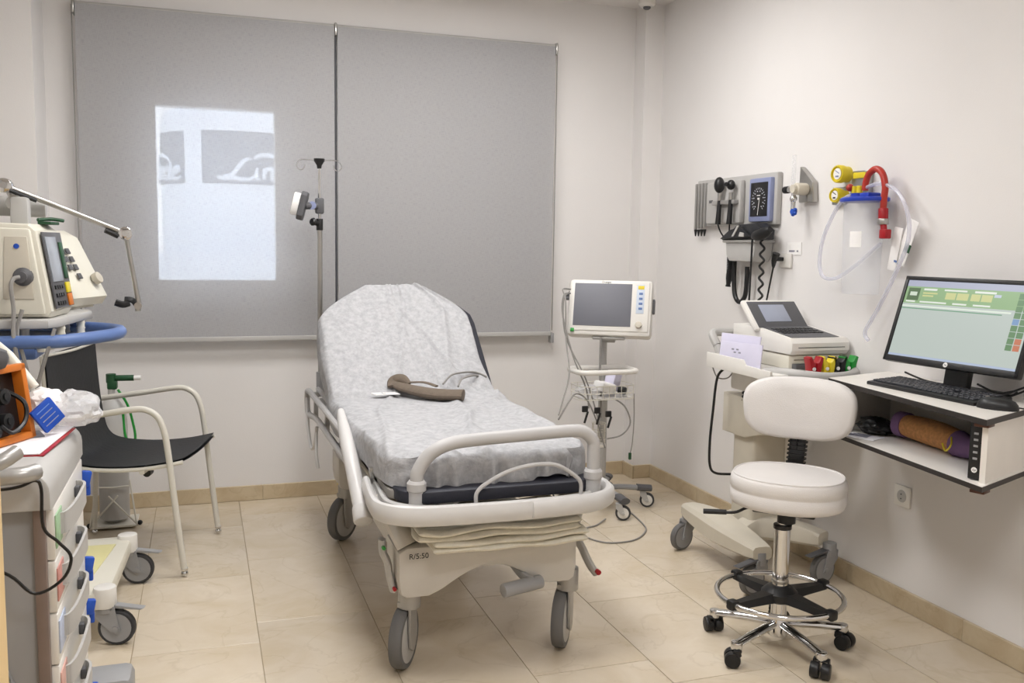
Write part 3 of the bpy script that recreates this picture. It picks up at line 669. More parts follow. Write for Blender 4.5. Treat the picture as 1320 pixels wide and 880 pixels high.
g = G(PC_); g.tube([(.08, -.26, .425), (.08, .26, .425)], .012, 8, smooth=False); g.obj('cross_bar', 'chairframe', ch)
g = G(PC_); g.cyl((.08, -.2, .405), (.08, -.16, .405), .016, n=12); g.obj('seat_clamp', 'black', ch)
g = G(PC_); g.tube([(-.28, -.258, .885), (-.275, 0, .879), (-.28, .258, .885)], .006, 8); g.obj('top_edge', 'chairframe', ch)

# ------------------------------------------------------------------ oxygen cylinder behind the chair
ox = thing('oxygen_cylinder', 'white oxygen cylinder with green valve standing behind the black chair', 'gas cylinder', (-.57, -.27, 0))
G().lathe([(.05, .03), (.066, .04), (.066, .50), (.058, .56), (.03, .60), (.016, .61), (.016, .65)], (-.57, -.27, 0), n=28).obj('cylinder_body', 'lgrey_pl', ox)
g = G(); g.box((-.565, -.27, .668), (.045, .04, .04), .008); g.cyl((-.56, -.27, .70), (-.47, -.28, .70), .014, bev=.003); g.cyl((-.57, -.27, .68), (-.57, -.27, .72), .022); g.obj('valve', 'dgreen', ox)
G().cyl((-.475, -.28, .70), (-.44, -.283, .70), .011, n=12).obj('outlet', 'label', ox)
g = G(); g.tube([(-.54, -.30, .65), (-.50, -.31, .58), (-.48, -.31, .5), (-.47, -.31, .42), (-.49, -.31, .36), (-.515, -.31, .45), (-.52, -.31, .56)], .006, 6); g.obj('green_hose', 'green', ox)
g = G()
g.span((-.67, -.36, .012), (-.47, -.18, .02))
for s in (-1, 1): g.tube([(-.57+s*.10, -.36, .02), (-.57+s*.07, -.30, .22)], .004, 6, smooth=False); g.tube([(-.57+s*.1, -.35, .02), (-.57-s*.02, -.345, .16)], .004, 6, smooth=False)
g.tube([(-.64, -.33, .2), (-.57, -.345, .2), (-.5, -.33, .2)], .004, 6); g.obj('wire_stand', 'chairframe', ox)
g = G(); g.sph((-.68, -.30, .012), .012, n=8); g.sph((-.46, -.30, .012), .012, n=8); g.sph((-.57, -.20, .012), .012, n=8); g.obj('foot', 'black', ox)

# ------------------------------------------------------------------ equipment trolley (rear left)
et = thing('equipment_trolley', 'cream wheeled equipment trolley with grey shelf and blue tray at left', 'trolley', (-.72, -1.38, 0))
g = G(); g.prism([(-1.05, -1.66), (-.50, -1.68), (-.47, -1.64), (-.44, -1.10), (-.47, -1.06), (-1.05, -1.06)], .125, .185, 'z', .012); eb = g.obj('base', 'cream_pl', et)
g = G(); g.prism([(-1.02, -1.6), (-.55, -1.60), (-.49, -1.17), (-1.02, -1.15)], .184, .189, 'z', .001); g.obj('base_mat', 'lyellow', eb)
for (x, y) in ((-.485, -1.655), (-.455, -1.09), (-1.0, -1.655), (-1.0, -1.09)):
    g = G(); g.cyl((x, y, .13), (x, y, .20), .036, n=24, bev=.006); g.obj('caster_cap', 'white_pl', eb)
for i, (x, y, a) in enumerate(((-.485, -1.655, 78), (-.455, -1.09, 82), (-1.0, -1.655, 60), (-1.0, -1.09, 60))):
    rz = math.radians(a); r = .06; cx, cy_ = x+r*.6*math.sin(rz), y-r*.6*math.cos(rz)
    caster(et, cx, cy_, r, .026, rz, .14, 'grey_pl', 'rubber', 'dgrey_pl', brake='grey_pl', capr=.03)
g = G(); g.box((-.93, -1.38, .62), (.10, .18, .9), .02); g.obj('column', 'beige_pl', et)
g = G(); g.prism([(-1.1, -1.66), (-.66, -1.69), (-.62, -1.68), (-.595, -1.64), (-.535, -1.28), (-.545, -1.24), (-.58, -1.21), (-1.1, -1.1)], 1.058, 1.088, 'z', .008); g.obj('shelf', 'lgrey_pl', et)
g = G(); g.prism([(-1.1, -1.62), (-.64, -1.64), (-.57, -1.26), (-1.1, -1.16)], .98, .995, 'z', .002); g.obj('lower_shelf', 'cream_pl', et)
for (x, y) in ((-.60, -1.57), (-.565, -1.36), (-.70, -1.6), (-.62, -1.3)):
    g = G(); g.cyl((x, y, 1.0), (x, y, 1.06), .013, n=14); 
    for z in (1.012, 1.03, 1.048): g.cyl((x, y, z), (x, y, z+.005), .0145, n=14)
    g.obj('shelf_post', 'cream_pl', et)
g = G(); P = [(-1.1, -1.70), (-.66, -1.71), (-.56, -1.67), (-.46, -1.52), (-.435, -1.42), (-.45, -1.33), (-.52, -1.24), (-.62, -1.2), (-1.1, -1.12)]
g.tube([(x, y, 1.02) for x, y in P], .021, 12, flat=(1, 1)); bt = g.obj('blue_handle_rail', 'blue', et)
g = G(); g.prism([(-1.1, -1.66), (-.66, -1.66), (-.52, -1.48), (-.51, -1.35), (-.6, -1.24), (-1.1, -1.16)], .995, 1.012, 'z', .003); g.span((-1.05, -1.66, .958), (-.66, -1.25, .995), .01); g.obj('blue_tray', 'blue', et)
# cables hanging from the trolley
cb = thing('hanging_cables', 'grey cables hanging in loops below the trolley shelf', 'cables', (-.66, -1.68, .80))
for pts in ([(-.69, -1.69, 1.12), (-.705, -1.70, 1.05), (-.69, -1.71, .98), (-.67, -1.71, .88), (-.66, -1.70, .84)], [(-.60, -1.70, 1.06), (-.62, -1.72, .99), (-.645, -1.71, .91), (-.665, -1.70, .84)], [(-.66, -1.70, .9), (-.64, -1.71, .85), (-.66, -1.70, .80)]):
    g = G(); g.tube(pts, .006, 6); g.obj('cable', 'cable', cb)
# defibrillator monitor on the shelf
df_ = thing('defibrillator_monitor', 'cream bedside defibrillator with dark screen on the trolley shelf', 'medical monitor', (-.8, -1.47, 1.088))
prof = [(-.985, 1.09), (-.635, 1.09), (-.622, 1.11), (-.662, 1.365), (-.685, 1.385), (-.98, 1.395), (-1.0, 1.37), (-1.0, 1.11)]
g = G(); g.prism(prof, -1.635, -1.40, 'y', .016); g.obj('housing', 'cream_pl', df_)
g = G(); g.prism([(-.99, 1.10), (-.64, 1.10), (-.678, 1.37), (-.97, 1.375)], -1.645, -1.60, 'y', .01); g.obj('side_cover', 'cream_pl', df_)
Mf = axes((-.640, -1.517, 1.238), (0, 1, 0), (-.155, 0, 1))    # right along +Y as seen from +X, z outward
def fb(name, c, s, m, par, bev=.002): 
    g = G(Mf); g.box((c[0], c[1], c[2]), s, bev); return g.obj(name, m, par)
fp_ = fb('front_panel', (0, 0, .006), (.20, .245, .006), 'dgrey_pl', df_)
fb('screen', (-.035, .035, .0105), (.11, .145, .004), mat('grey_screen', '9ba0a8', .25), fp_)
fb('paddle_panel', (.065, .03, .0105), (.04, .12, .004), 'dgreen', fp_)
fb('yellow_key', (.055, -.06, .0115), (.045, .035, .006), 'yellow', fp_); fb('orange_key', (.055, -.10, .0115), (.045, .04, .006), 'orange', fp_)
for r_i in range(3):
    for c_i in range(4): fb('key', (-.075+.024*c_i, -.055-.026*r_i, .0105), (.017, .012, .005), 'black', fp_, .001)
g = G(); g.lathe([(.03, 0), (.028, .012), (.018, .02), (.018, .03), (.001, .032)], (-.70, -1.645, 1.22), (0, -1, 0), 20); pg = g.obj('cable_socket', 'dgrey_pl', df_)
g = G(); g.tube([(-.70, -1.68, 1.22), (-.715, -1.69, 1.215), (-.72, -1.70, 1.19), (-.715, -1.70, 1.12), (-.715, -1.71, 1.04), (-.70, -1.715, .93), (-.69, -1.71, .86)], .0065, 8); g.obj('lead', 'cable', pg)
g = G(); g.prism([(-.76, 1.15), (-.67, 1.15), (-.685, 1.345), (-.75, 1.345)], -1.65, -1.643, 'y', .003); g.obj('connector_panel', 'beige_pl', df_)
g = G(); g.cyl((-.715, -1.649, 1.315), (-.715, -1.654, 1.315), .008, n=16); g.obj('blue_badge', 'dblue', df_)
g = G(); g.span((-.69, -1.52, 1.385), (-.65, -1.42, 1.395), .003); g.tube([(-.70, -1.48, 1.40), (-.67, -1.44, 1.404), (-.64, -1.41, 1.40)], .006, 8); g.obj('green_connector', 'dgreen', df_)
df_.rotation_euler.z = -.13; df_.location.x += .035
# second device with keypad behind it
kd = thing('keypad_device', 'cream medical device with slanted keypad behind the defibrillator', 'medical device', (-.68, -1.14, 1.088))
g = G(); g.prism([(-.90, 1.10), (-.52, 1.10), (-.50, 1.13), (-.61, 1.345), (-.66, 1.37), (-.88, 1.37)], -1.31, -1.02, 'y', .012); g.box((-.7, -1.16, 1.095), (.3, .24, .014)); k0 = g.obj('housing', 'cream_pl', kd)
Mk = axes((-.553, -1.165, 1.245), (0, 1, 0), (-.11, 0, .215))
for i in range(3):
    for j in range(2 if i < 3 else 1):
        g = G(Mk); g.box((-.03+.034*j, .055-.032*i, .004), (.024, .022, .006), .002); g.obj('key', 'dgrey_pl', k0)
g = G(Mk); g.box((.0, -.045, .004), (.024, .022, .006), .002); g.obj('key', 'dgrey_pl', k0)
g = G(Mk); g.cyl((.095, -.06, 0), (.095, -.06, .022), .022, n=20, bev=.003); g.obj('knob', 'beige_pl', k0)
g = G(Mk); g.box((-.085, -.01, .002), (.03, .06, .003)); g.obj('blue_window', mat('pale_blue', '9fb6cc', .4), k0)
kd.rotation_euler.z = -.40; kd.location.x -= .03; kd.location.y += .02
# support arm
sa = thing('support_arm', 'jointed steel tube holder arm with black clips reaching over the trolley', 'support arm', (-.75, -1.42, 1.39))
g = G(); g.cyl((-1.1, -1.36, 1.455), (-.665, -1.32, 1.445), .034, n=20, bev=.008); g.obj('mount_tube', 'lgrey_pl', sa)
g = G(); g.box((-.725, -1.44, 1.42), (.055, .06, .11), .012); g.obj('mount_post', 'lgrey_pl', sa)
g = G(); g.cyl((-.74, -1.46, 1.455), (-.74, -1.40, 1.455), .026, n=18, bev=.004); g.tube([(-.74, -1.44, 1.455), (-.765, -1.42, 1.512)], .012, 10, smooth=False); g.obj('lower_joint', 'steel', sa)
def joint(x, y, z, r=.024): 
    g = G(); g.cyl((x, y-.02, z), (x, y+.02, z), r, n=22, bev=.003); g.cyl((x, y-.026, z), (x, y+.026, z), r*.45, n=16); return g.obj('joint', 'chrome', sa)
joint(-.772, -1.42, 1.512); joint(-.416, -1.30, 1.362)
G().tube([(-.772, -1.42, 1.512), (-.416, -1.30, 1.362)], .0095, 12, smooth=False).obj('upper_arm', 'steel', sa)
G().tube([(-.416, -1.30, 1.362), (-.381, -1.30, 1.125)], .0085, 12, smooth=False).obj('lower_arm', 'steel', sa)
g = G(); g.tube([(-.755, -1.44, 1.495), (-.68, -1.415, 1.465)], .007, 8, smooth=False); g.tube([(-.48, -1.33, 1.372), (-.44, -1.315, 1.352)], .009, 8, smooth=False); g.obj('lock_lever', 'black', sa)
g = G(); g.cyl((-.381, -1.32, 1.105), (-.381, -1.28, 1.105), .013, n=14); g.cyl((-.382, -1.30, 1.085), (-.381, -1.30, 1.13), .010, n=12); g.obj('end_joint', 'steel', sa)
g = G(); g.tube([(-.385, -1.30, 1.105), (-.40, -1.31, 1.125), (-.425, -1.31, 1.128)], .011, 8, flat=(1, .7)); g.tube([(-.41, -1.31, 1.115), (-.43, -1.32, 1.11), (-.455, -1.32, 1.118)], .012, 8, flat=(1, .7)); g.obj('tube_clip', 'black', sa)

# ------------------------------------------------------------------ drawer cart (front left)
dc = thing('drawer_cart', 'grey medical drawer cart with six white drawers at the left edge', 'cart', (-.73, -2.61, 0))
X1 = -.475
g = G(); g.span((-1.0, -2.845, .13), (X1-.005, -2.375, .80), .006); cb_ = g.obj('body', 'grey_pl', dc)
arc = [(-.50+.045*math.sin(a), .835+.045*math.cos(a)) for a in [i*PI/2/6 for i in range(7)]]
g = G(); g.prism([(-1.02, .80), (-1.02, .88)]+arc+[(-.455, .80)], -2.875, -2.355, 'y', .006); g.obj('top', 'lgrey_pl', dc)
g = G(); g.span((-.492, -2.856, .13), (-.470, -2.835, .80), .002); g.obj('corner_post', 'post', dc)
g = G(); g.prism([(-.96, .15), (-.53, .15), (-.53, .42), (-.56, .50), (-.60, .53), (-.96, .53)], -2.856, -2.842, 'y', .004); g.prism([(-.93, .17), (-.57, .17), (-.57, .40), (-.61, .47), (-.93, .48)], -2.864, -2.853, 'y', .004); g.obj('side_moulding', 'grey_pl', dc)
g = G()
for z in (.2, .45): g.cyl((-.55, -2.87, z), (-.55, -2.855, z), .008, n=10)
g.obj('screw', 'steel', dc)
for i in range(6):
    z1 = .795-.1115*i; z0 = z1-.109
    g = G(); g.span((X1-.004, -2.838, z0), (X1+.02, -2.382, z1), .004); dr = g.obj('drawer', 'white_pl', dc)
    xf = X1+.02; zc_ = (z0+z1)/2+.008
    path = [(xf, -2.78), (xf+.010, -2.77), (xf+.018, -2.73), (xf+.022, -2.66), (xf+.023, -2.58), (xf+.022, -2.53), (xf+.012, -2.505), (xf, -2.50)]
    g = G(); P = smooth_pts([(a, b, 0) for a, b in path], k=4)
    for k in range(len(P)-1):
        a, b = P[k], P[k+1]; d = (b-a).normalized(); n = Vector((d.y, -d.x, 0))*.003
        def q(p, s, z): return g.b.verts.new((p.x+n.x*s, p.y+n.y*s, z))
        h0, h1 = zc_-.025, zc_+.02
        v = [q(a, -1, h0), q(b, -1, h0), q(b, 1, h0), q(a, 1, h0), q(a, -1, h1), q(b, -1, h1), q(b, 1, h1), q(a, 1, h1)]
        for fc in ((0, 1, 5, 4), (2, 3, 7, 6), (0, 3, 2, 1), (4, 5, 6, 7)): g.b.faces.new([v[w_] for w_ in fc])
    bmesh.ops.remove_doubles(g.b, verts=g.b.verts[:], dist=1e-5); g.obj('handle', 'lgrey_pl', dr)
    g = G(); g.box((xf+.006, -2.53, zc_), (.012, .02, .026), .003); g.obj('latch', 'dgrey_pl', dr)
    cm = ['9fbf9a', 'c98f86', 'b9c2d6', 'd3a79c', 'b9c2d6', 'd3a79c'][i]
    g = G(); g.span((xf, -2.835, zc_-.04), (xf+.003, -2.755, zc_+.03), .001); g.obj('label_card', mat('card_'+cm, cm, .5, var=.12, scale=60), dr)
    if i in (0, 2, 3, 5):
        g = G(); g.box((X1+.026, -2.372, z1-.055), (.024, .018, .04), .005, (0, .2, .3)); g.box((X1+.03, -2.366, z1-.085), (.012, .012, .03), .003); g.obj('blue_lock_tab', 'dblue', dc)
g = G(); g.prism([(-1.0, -2.86), (-.46, -2.86), (-.45, -2.35), (-.47, -2.33), (-1.0, -2.33)], .09, .13, 'z', .01); g.box((-.43, -2.30, .155), (.15, .12, .08), .022); g.box((-.43, -2.90, .15), (.12, .10, .07), .02); g.obj('bumper_base', 'grey_pl', dc)
for (x, y) in ((-.50, -2.40), (-.50, -2.80), (-.95, -2.40), (-.95, -2.80)): caster(dc, x, y, .045, .024, .4, .10, 'grey_pl')
g = G(); g.tube([(-.75, -2.915, .875), (-.60, -2.93, .883), (-.50, -2.925, .887), (-.475, -2.90, .887)], .0165, 12); h_ = g.obj('push_handle', 'alu', dc)
g = G(); g.cyl((-.62, -2.93, .89), (-.62, -2.85, .86), .014, n=12); g.obj('handle_bracket', 'dgrey_pl', h_)
g = G(); g.tube([(-.70, -3.06, .925), (-.55, -3.10, .938), (-.50, -3.10, .952), (-.475, -3.075, .965)], .0135, 12); g.tube([(-.66, -3.065, .925), (-.68, -2.95, .89), (-.69, -2.88, .86)], .014, 10); g.obj('side_handle', 'alu', dc)
pc = G().tube([(-.60, -2.895, .855), (-.54, -2.895, .854), (-.505, -2.895, .858), (-.478, -2.895, .868), (-.468, -2.895, .85), (-.467, -2.895, .774), (-.441, -2.893, .74), (-.42, -2.89, .706), (-.436, -2.893, .664), (-.486, -2.895, .64), (-.53, -2.895, .682), (-.60, -2.895, .72)], .0032, 6).obj('power_cable', 'black')
tag(pc, 'thin black cable hanging against the grey side of the drawer cart', 'cable')
# things on the cart
om = thing('orange_equipment_case', 'orange framed black equipment unit standing on the drawer cart', 'medical device', (-.66, -2.62, .885))
Mo = axes((-.60, -2.665, .972), (.45, .9, 0), (-.12, 0.06, 1))
def ob(name, c, s, m, par=None, bev=.003, rot=(0, 0, 0)):
    g = G(Mo); g.box(c, s, bev, rot); return g.obj(name, m, par or om)
ob('inner_body', (0, 0, -.10), (.25, .15, .15), 'black')
for nm, c, s in (('frame_bar', (0, .078, -.03), (.28, .016, .06)), ('frame_bar', (0, -.078, -.03), (.28, .016, .06)), ('frame_bar', (.132, 0, -.03), (.016, .17, .06)), ('frame_bar', (-.132, 0, -.03), (.016, .17, .06))): ob(nm, c, s, 'orange')
pl = ob('instrument_panel', (.0, 0, -.035), (.24, .135, .012), 'dgrey_pl')
for (a, b, r) in ((.06, .02, .018), (.06, -.035, .018), (.0, .0, .02), (-.04, -.04, .016), (.02, -.05, .014)):
    g = G(Mo); g.cyl((a, b, -.03), (a, b, .0), r, n=18, bev=.002); g.cyl((a, b, 0), (a, b, .004), r*.5, n=12); g.obj('gauge_knob', 'black', pl)
g = G(Mo); g.box((-.02, .035, -.024), (.07, .045, .01), .002); g.obj('gauge_glass', 'steel', pl)
g = G(Mo); g.tube([(.09, .03, -.02), (.10, 0, .012), (.09, -.04, .015), (.05, -.06, .01), (.03, -.04, 0)], .005, 6); g.obj('hose_loop', 'black', pl)
g = G(); g.box((-.68, -2.60, 1.085), (.20, .16, .05), .02, (0, .1, .4)); o = g.obj('soft_pouch', 'dgrey_pl', om)
tb = G().tube([(-.70, -2.28, 1.12), (-.60, -2.42, 1.06), (-.545, -2.44, .985)], .012, 12, smooth=False).obj('plastic_tube', 'cream_pl'); tag(tb, 'cream plastic tube leaning above the bags on the drawer cart', 'tube')
for i, (c, s, rz, lab, m_) in enumerate((((-.545, -2.57, .8825), (.13, .30, .002), -.1, 'white paper sheets on top of the drawer cart', 'paper'), ((-.537, -2.575, .8795), (.128, .30, .002), -.09, 'red edged folder under the white papers on the drawer cart', 'dred'))):
    g = G(); g.box(c, s, 0, (0, 0, rz)); o = g.obj('paper_sheet' if i == 0 else 'folder', m_); o.location.z += .0015; tag(o, lab, 'paper' if i == 0 else 'folder')
g = G(); g.box((-.545, -2.52, .887), (.05, .07, .003), .001, (0, 0, .3)); o = g.obj('printed_card', 'offscreen'); tag(o, 'small dark printed card lying on the white papers', 'card')
bp2 = thing('blue_packet', 'blue printed packet leaning against the plastic bag', 'packet', (-.505, -2.53, .90))
Mq = axes((-.505, -2.54, .935), (.75, .65, .2), (-.15, 0, 1)); g = G(Mq); g.box((0, 0, 0), (.058, .062, .012), .003, (0, 0, .4)); q_ = g.obj('pack_body', 'dblue', bp2)
for k in range(4):
    g = G(Mq @ Matrix.Rotation(.4, 4, 'Z')); g.box((-.002, .02-.012*k, .0065), (.038, .002, .001)); g.obj('print_line', mat('light_blue_print', '6f93d8', .5) if k == 0 else 'lilac', q_)
# crumpled plastic bag and gauze
def crumple(name, c, rad, sc, m, seed, f=1.5, amp=.45):
    b = bmesh.new(); bmesh.ops.create_icosphere(b, subdivisions=4, radius=1)
    for v in b.verts:
        p = v.co.normalized(); d = 1+amp*(1-2*abs(noise.noise(p*f+Vector((seed, 0, 0)))))*.6+.18*abs(noise.noise(p*3.6+Vector((0, seed, 0))))
        q = p*rad*d; v.co = Vector((q.x*sc[0], q.y*sc[1], max(q.z*sc[2], -rad*sc[2]*.75)))+Vector(c)
    g = G(); me = bpy.data.meshes.new('t'); b.to_mesh(me); b.free(); g.b.from_mesh(me); bpy.data.meshes.remove(me); return g.obj(name, m, sharp=25)
o = crumple('plastic_bag', (-.465, -2.43, .925), .052, (1.05, 1.0, .8), 'film', 3); tag(o, 'crumpled clear plastic bag at the far end of the drawer cart', 'plastic bag')
o = crumple('gauze_bundle', (-.525, -2.44, .945), .036, (1.1, 1, .9), 'label', 8); tag(o, 'white crumpled gauze bundle beside the clear plastic bag', 'gauze')
# wooden cabinet edge at the frame's left
wc = thing('wooden_cabinet', 'beech laminate cabinet side cut off by the left frame edge', 'cabinet', (-.72, -3.72, 0))
G().span((-1.1, -3.88, .0), (-.402, -3.60, 1.055), .004).obj('carcass', 'wood', wc)
g = G(); g.span((-1.1, -3.90, .02), (-.405, -3.882, 1.04), .003); d_ = g.obj('door', 'wood', wc); g = G(); g.tube([(-.45, -3.905, .6), (-.45, -3.93, .61), (-.45, -3.93, .73), (-.45, -3.905, .74)], .006, 8); g.obj('handle', 'steel', d_)
# ------------------------------------------------------------------ patient monitor on a roll stand
MC = Vector((1.775, -.62))
mc = thing('monitor_stand', 'roll stand with white rail basket and five legged grey base', 'stand', (MC.x, MC.y, 0))
G().cyl((MC.x, MC.y, .10), (MC.x, MC.y, .74), .024, n=20).obj('pole', 'lgrey_pl', mc)
G().cyl((MC.x-.004, MC.y-.01, .72), (MC.x-.01, MC.y-.02, .88), .014, n=16).obj('upper_pole', 'lgrey_pl', mc)
g = G(); g.lathe([(.055, .075), (.06, .10), (.05, .125), (.03, .14), (.001, .14)], (MC.x, MC.y, 0)); hb = g.obj('hub', 'grey_pl', mc)
for a in (-15, 57, 129, 201, 273):
    d = Vector((math.cos(math.radians(a)), math.sin(math.radians(a)), 0)); e = MC.to_3d()+d*.245
    g = G(); g.tube([MC.to_3d()+Vector((0, 0, .105)), MC.to_3d()+d*.12+Vector((0, 0, .108)), e+Vector((0, 0, .098))], .02, 10, flat=(.7, 1)); l = g.obj('leg', 'grey_pl', mc)
    g = G(); g.tube([MC.to_3d()+d*.19+Vector((0, 0, .105)), e+d*.02+Vector((0, 0, .10))], .028, 10, flat=(.62, 1), smooth=False); g.obj('leg_cap', 'dgrey_pl', l)
    caster(mc, e.x, e.y, .038, .02, math.radians(65), .088, 'lgrey_pl', 'rubber', 'white_pl', capr=.014)
# rail handle and wire basket
def loop(z, w_, d_, r, c=(MC.x-.06, MC.y-.12)):
    return [(c[0]+x, c[1]+y, z) for x, y in rrect(-w_/2, w_/2, -d_/2, d_/2, .05, 4)]
g = G(); g.tube(loop(.735, .31, .19, .05), .013, 10, closed=True, smooth=False); g.tube([(MC.x-.06, MC.y-.02, .735), (MC.x, MC.y, .72)], .011, 8, smooth=False); g.obj('rail_handle', 'white_pl', mc)
g = G()
for z in (.665, .63, .60): g.tube(loop(z, .30, .17, .04), .0025, 6, closed=True, smooth=False)
for i in range(9): 
    x = MC.x-.06-.13+.0325*i; g.tube([(x, MC.y-.205, .667), (x, MC.y-.205, .60), (x, MC.y-.035, .60), (x, MC.y-.035, .667)], .002, 5, smooth=False)
bk = g.obj('wire_basket', 'chairframe', mc); tag(bk, kind='stuff')
g = G(); g.span((MC.x-.19, MC.y-.19, .603), (MC.x+.07, MC.y-.05, .606)); g.obj('basket_floor', 'label', bk)
for i, (x, y, z, s, m_) in enumerate(((-.14, -.13, .64, (.10, .09, .05), 'film'), (-.06, -.15, .655, (.09, .08, .045), 'label'), (.0, -.11, .675, (.07, .06, .09), 'lpaper'), (.03, -.16, .635, (.05, .04, .04), 'black'))):
    if m_ == 'film': o = crumple('wrapped_leads', (MC.x+x, MC.y+y, z), .045, (1.2, .8, .5), 'film', 12)
    else:
        g = G(); g.box((MC.x+x, MC.y+y, z), s, .01, (.1, .2, .3*i)); o = g.obj(('', 'sensor_pack', 'gel_bottle', 'black_connector')[i], m_)
    tag(o, ('clear wrapped sensor leads in the wire basket', 'white sensor pack in the middle of the wire basket', 'pale blue bottle standing at the back of the wire basket', 'black connector block at the right of the wire basket')[i], ('leads', 'pack', 'bottle', 'connector')[i])
hl = thing('monitor_leads', 'grey patient leads looping from the monitor to the wire basket', 'cables', (1.60, -.80, .30))
for pts, r in (([(1.575, -.64, 1.13), (1.525, -.66, 1.13), (1.50, -.76, 1.08), (1.49, -.80, .9), (1.47, -.9, .75), (1.40, -1.0, .64), (1.36, -1.05, .58)], .004),
               ([(1.575, -.64, 1.11), (1.535, -.65, 1.10), (1.52, -.68, 1.0), (1.55, -.76, .8), (1.60, -.80, .66), (1.61, -.82, .56)], .004),
               ([(1.57, -.64, 1.12), (1.53, -.66, 1.07), (1.53, -.70, .9), (1.59, -.80, .72), (1.63, -.82, .6), (1.66, -.84, .48)], .0035),
               ([(1.70, -.74, .90), (1.70, -.74, .74), (1.70, -.76, .58), (1.70, -.76, .50)], .006),
               ([(1.36, -1.05, .56), (1.45, -.95, .62), (1.53, -.85, .64), (1.60, -.82, .6), (1.66, -.82, .48), (1.70, -.82, .36)], .004),
               ([(1.75, -.82, .60), (1.80, -.83, .56), (1.83, -.83, .48), (1.79, -.82, .42), (1.72, -.80, .40)], .004),
               ([(1.86, -.80, .62), (1.865, -.8, .5), (1.86, -.8, .38), (1.85, -.8, .32)], .003)):
    g = G(); g.tube(pts, r, 6); g.obj('lead', 'cable', hl)
g = G(); g.box((1.848, -.80, .305), (.014, .012, .035), .003); g.obj('green_plug', 'dgreen', hl)
for (x, z) in ((1.585, .56), (1.65, .55), (1.71, .53)):
    g = G(); g.box((x, -.83, z), (.03, .012, .03), .003); g.box((x+.005, -.835, z-.04), (.010, .01, .06), .003, (0, .3, 0)); g.obj('finger_clip', 'black', hl)
g = G(); g.cyl((1.72, -.70, .19), (1.72, -.70, .345), .033, n=24, bev=.004); cn = g.obj('wipe_canister', 'lgrey_pl', mc); 
g = G(); g.cyl((1.72, -.70, .34), (1.72, -.70, .356), .037, n=24, bev=.004); g.obj('canister_lid', 'white_pl', cn)
g = G()
for z in (.38, .42, .46): g.tube([(1.72+.034*math.cos(i*PI/6), -.70+.034*math.sin(i*PI/6), z) for i in range(12)], .002, 5, closed=True, smooth=False)
for i in range(6): g.tube([(1.72+.034*math.cos(i*PI/3), -.70+.034*math.sin(i*PI/3), .35) , (1.72+.034*math.cos(i*PI/3), -.70+.034*math.sin(i*PI/3), .46)], .002, 5, smooth=False)
tag(g.obj('wire_cup', 'chairframe', mc), kind='stuff')
# the monitor
r_, n_ = Vector((.85, -.53, 0)).normalized(), Vector((-.53, -.85, 0)).normalized(); u_ = (Vector((0, 0, 1))*.96-n_*.28).normalized()
Mm = axes((1.745, -.735, 1.045), r_, u_)
pm = thing('patient_monitor', 'white patient monitor with blank grey screen on the roll stand', 'medical monitor', (1.745, -.70, .89))
def mbx(name, c, s, m, par=None, bev=.003, mx=None): 
    g = G(mx or Mm); g.box(c, s, bev); return g.obj(name, m, par or pm)
mbx('housing', (0, 0, -.045), (.415, .285, .09), 'white_pl', None, .018); mbx('back_box', (.02, -.01, -.11), (.33, .22, .06), 'white_pl', None, .02)
mbx('bezel', (-.0, .006, .002), (.385, .250, .006), 'white_pl', None, .003); mbx('screen', (-.035, .012, .0055), (.285, .215, .004), 'offscreen', None, .001)
kp = mbx('key_strip', (.150, .045, .0055), (.038, .145, .003), mat('pale_blue_panel', 'c9d3e2', .4), None, .001)
mbx('yellow_key', (.152, .103, .0075), (.03, .018, .003), 'yellow', kp, .001)
for k in range(4): mbx('key', (.152, .072-.025*k, .0075), (.018, .011, .003), 'blue', kp, .001)
g = G(Mm); g.cyl((.148, -.085, .003), (.148, -.085, .022), .016, n=20, bev=.003); g.obj('dial', 'beige_pl', pm)
mbx('green_sticker', (-.178, -.118, .0055), (.018, .018, .002), 'green', None, .001)
mbx('side_module', (.212, .02, -.05), (.014, .07, .04), 'dgrey_pl', None, .004)
g = G(Mm); g.cyl((-.21, .07, -.05), (-.23, .07, -.05), .01, n=12); g.cyl((-.21, .05, -.04), (-.23, .05, -.04), .01, n=12); g.obj('lead_plug', 'dgrey_pl', pm)
g = G(); g.box((1.765, -.70, .893), (.16, .13, .014), .004, (0, 0, -.5)); g.box((1.77, -.68, .878), (.07, .07, .02), .004, (0, 0, -.5)); g.obj('mount_plate', 'alu', pm)
text('badge', 'Dräger' if False else 'Draeger', .014, Mm @ Matrix.Translation((-.02, .1275, .0055)), 'dgrey_pl', pm)
# cable coiled on the floor
o = G().tube([(1.70, -.85, .01), (1.62, -.92, .006), (1.55, -.95, .005), (1.50, -1.05, .005), (1.56, -1.17, .005), (1.70, -1.17, .005), (1.82, -1.05, .005), (1.86, -.90, .005), (1.88, -.72, .01), (1.86, -.64, .06)], .004, 6).obj('floor_cable', 'cable'); tag(o, 'thin grey cable looped on the floor beside the roll stand', 'cable')

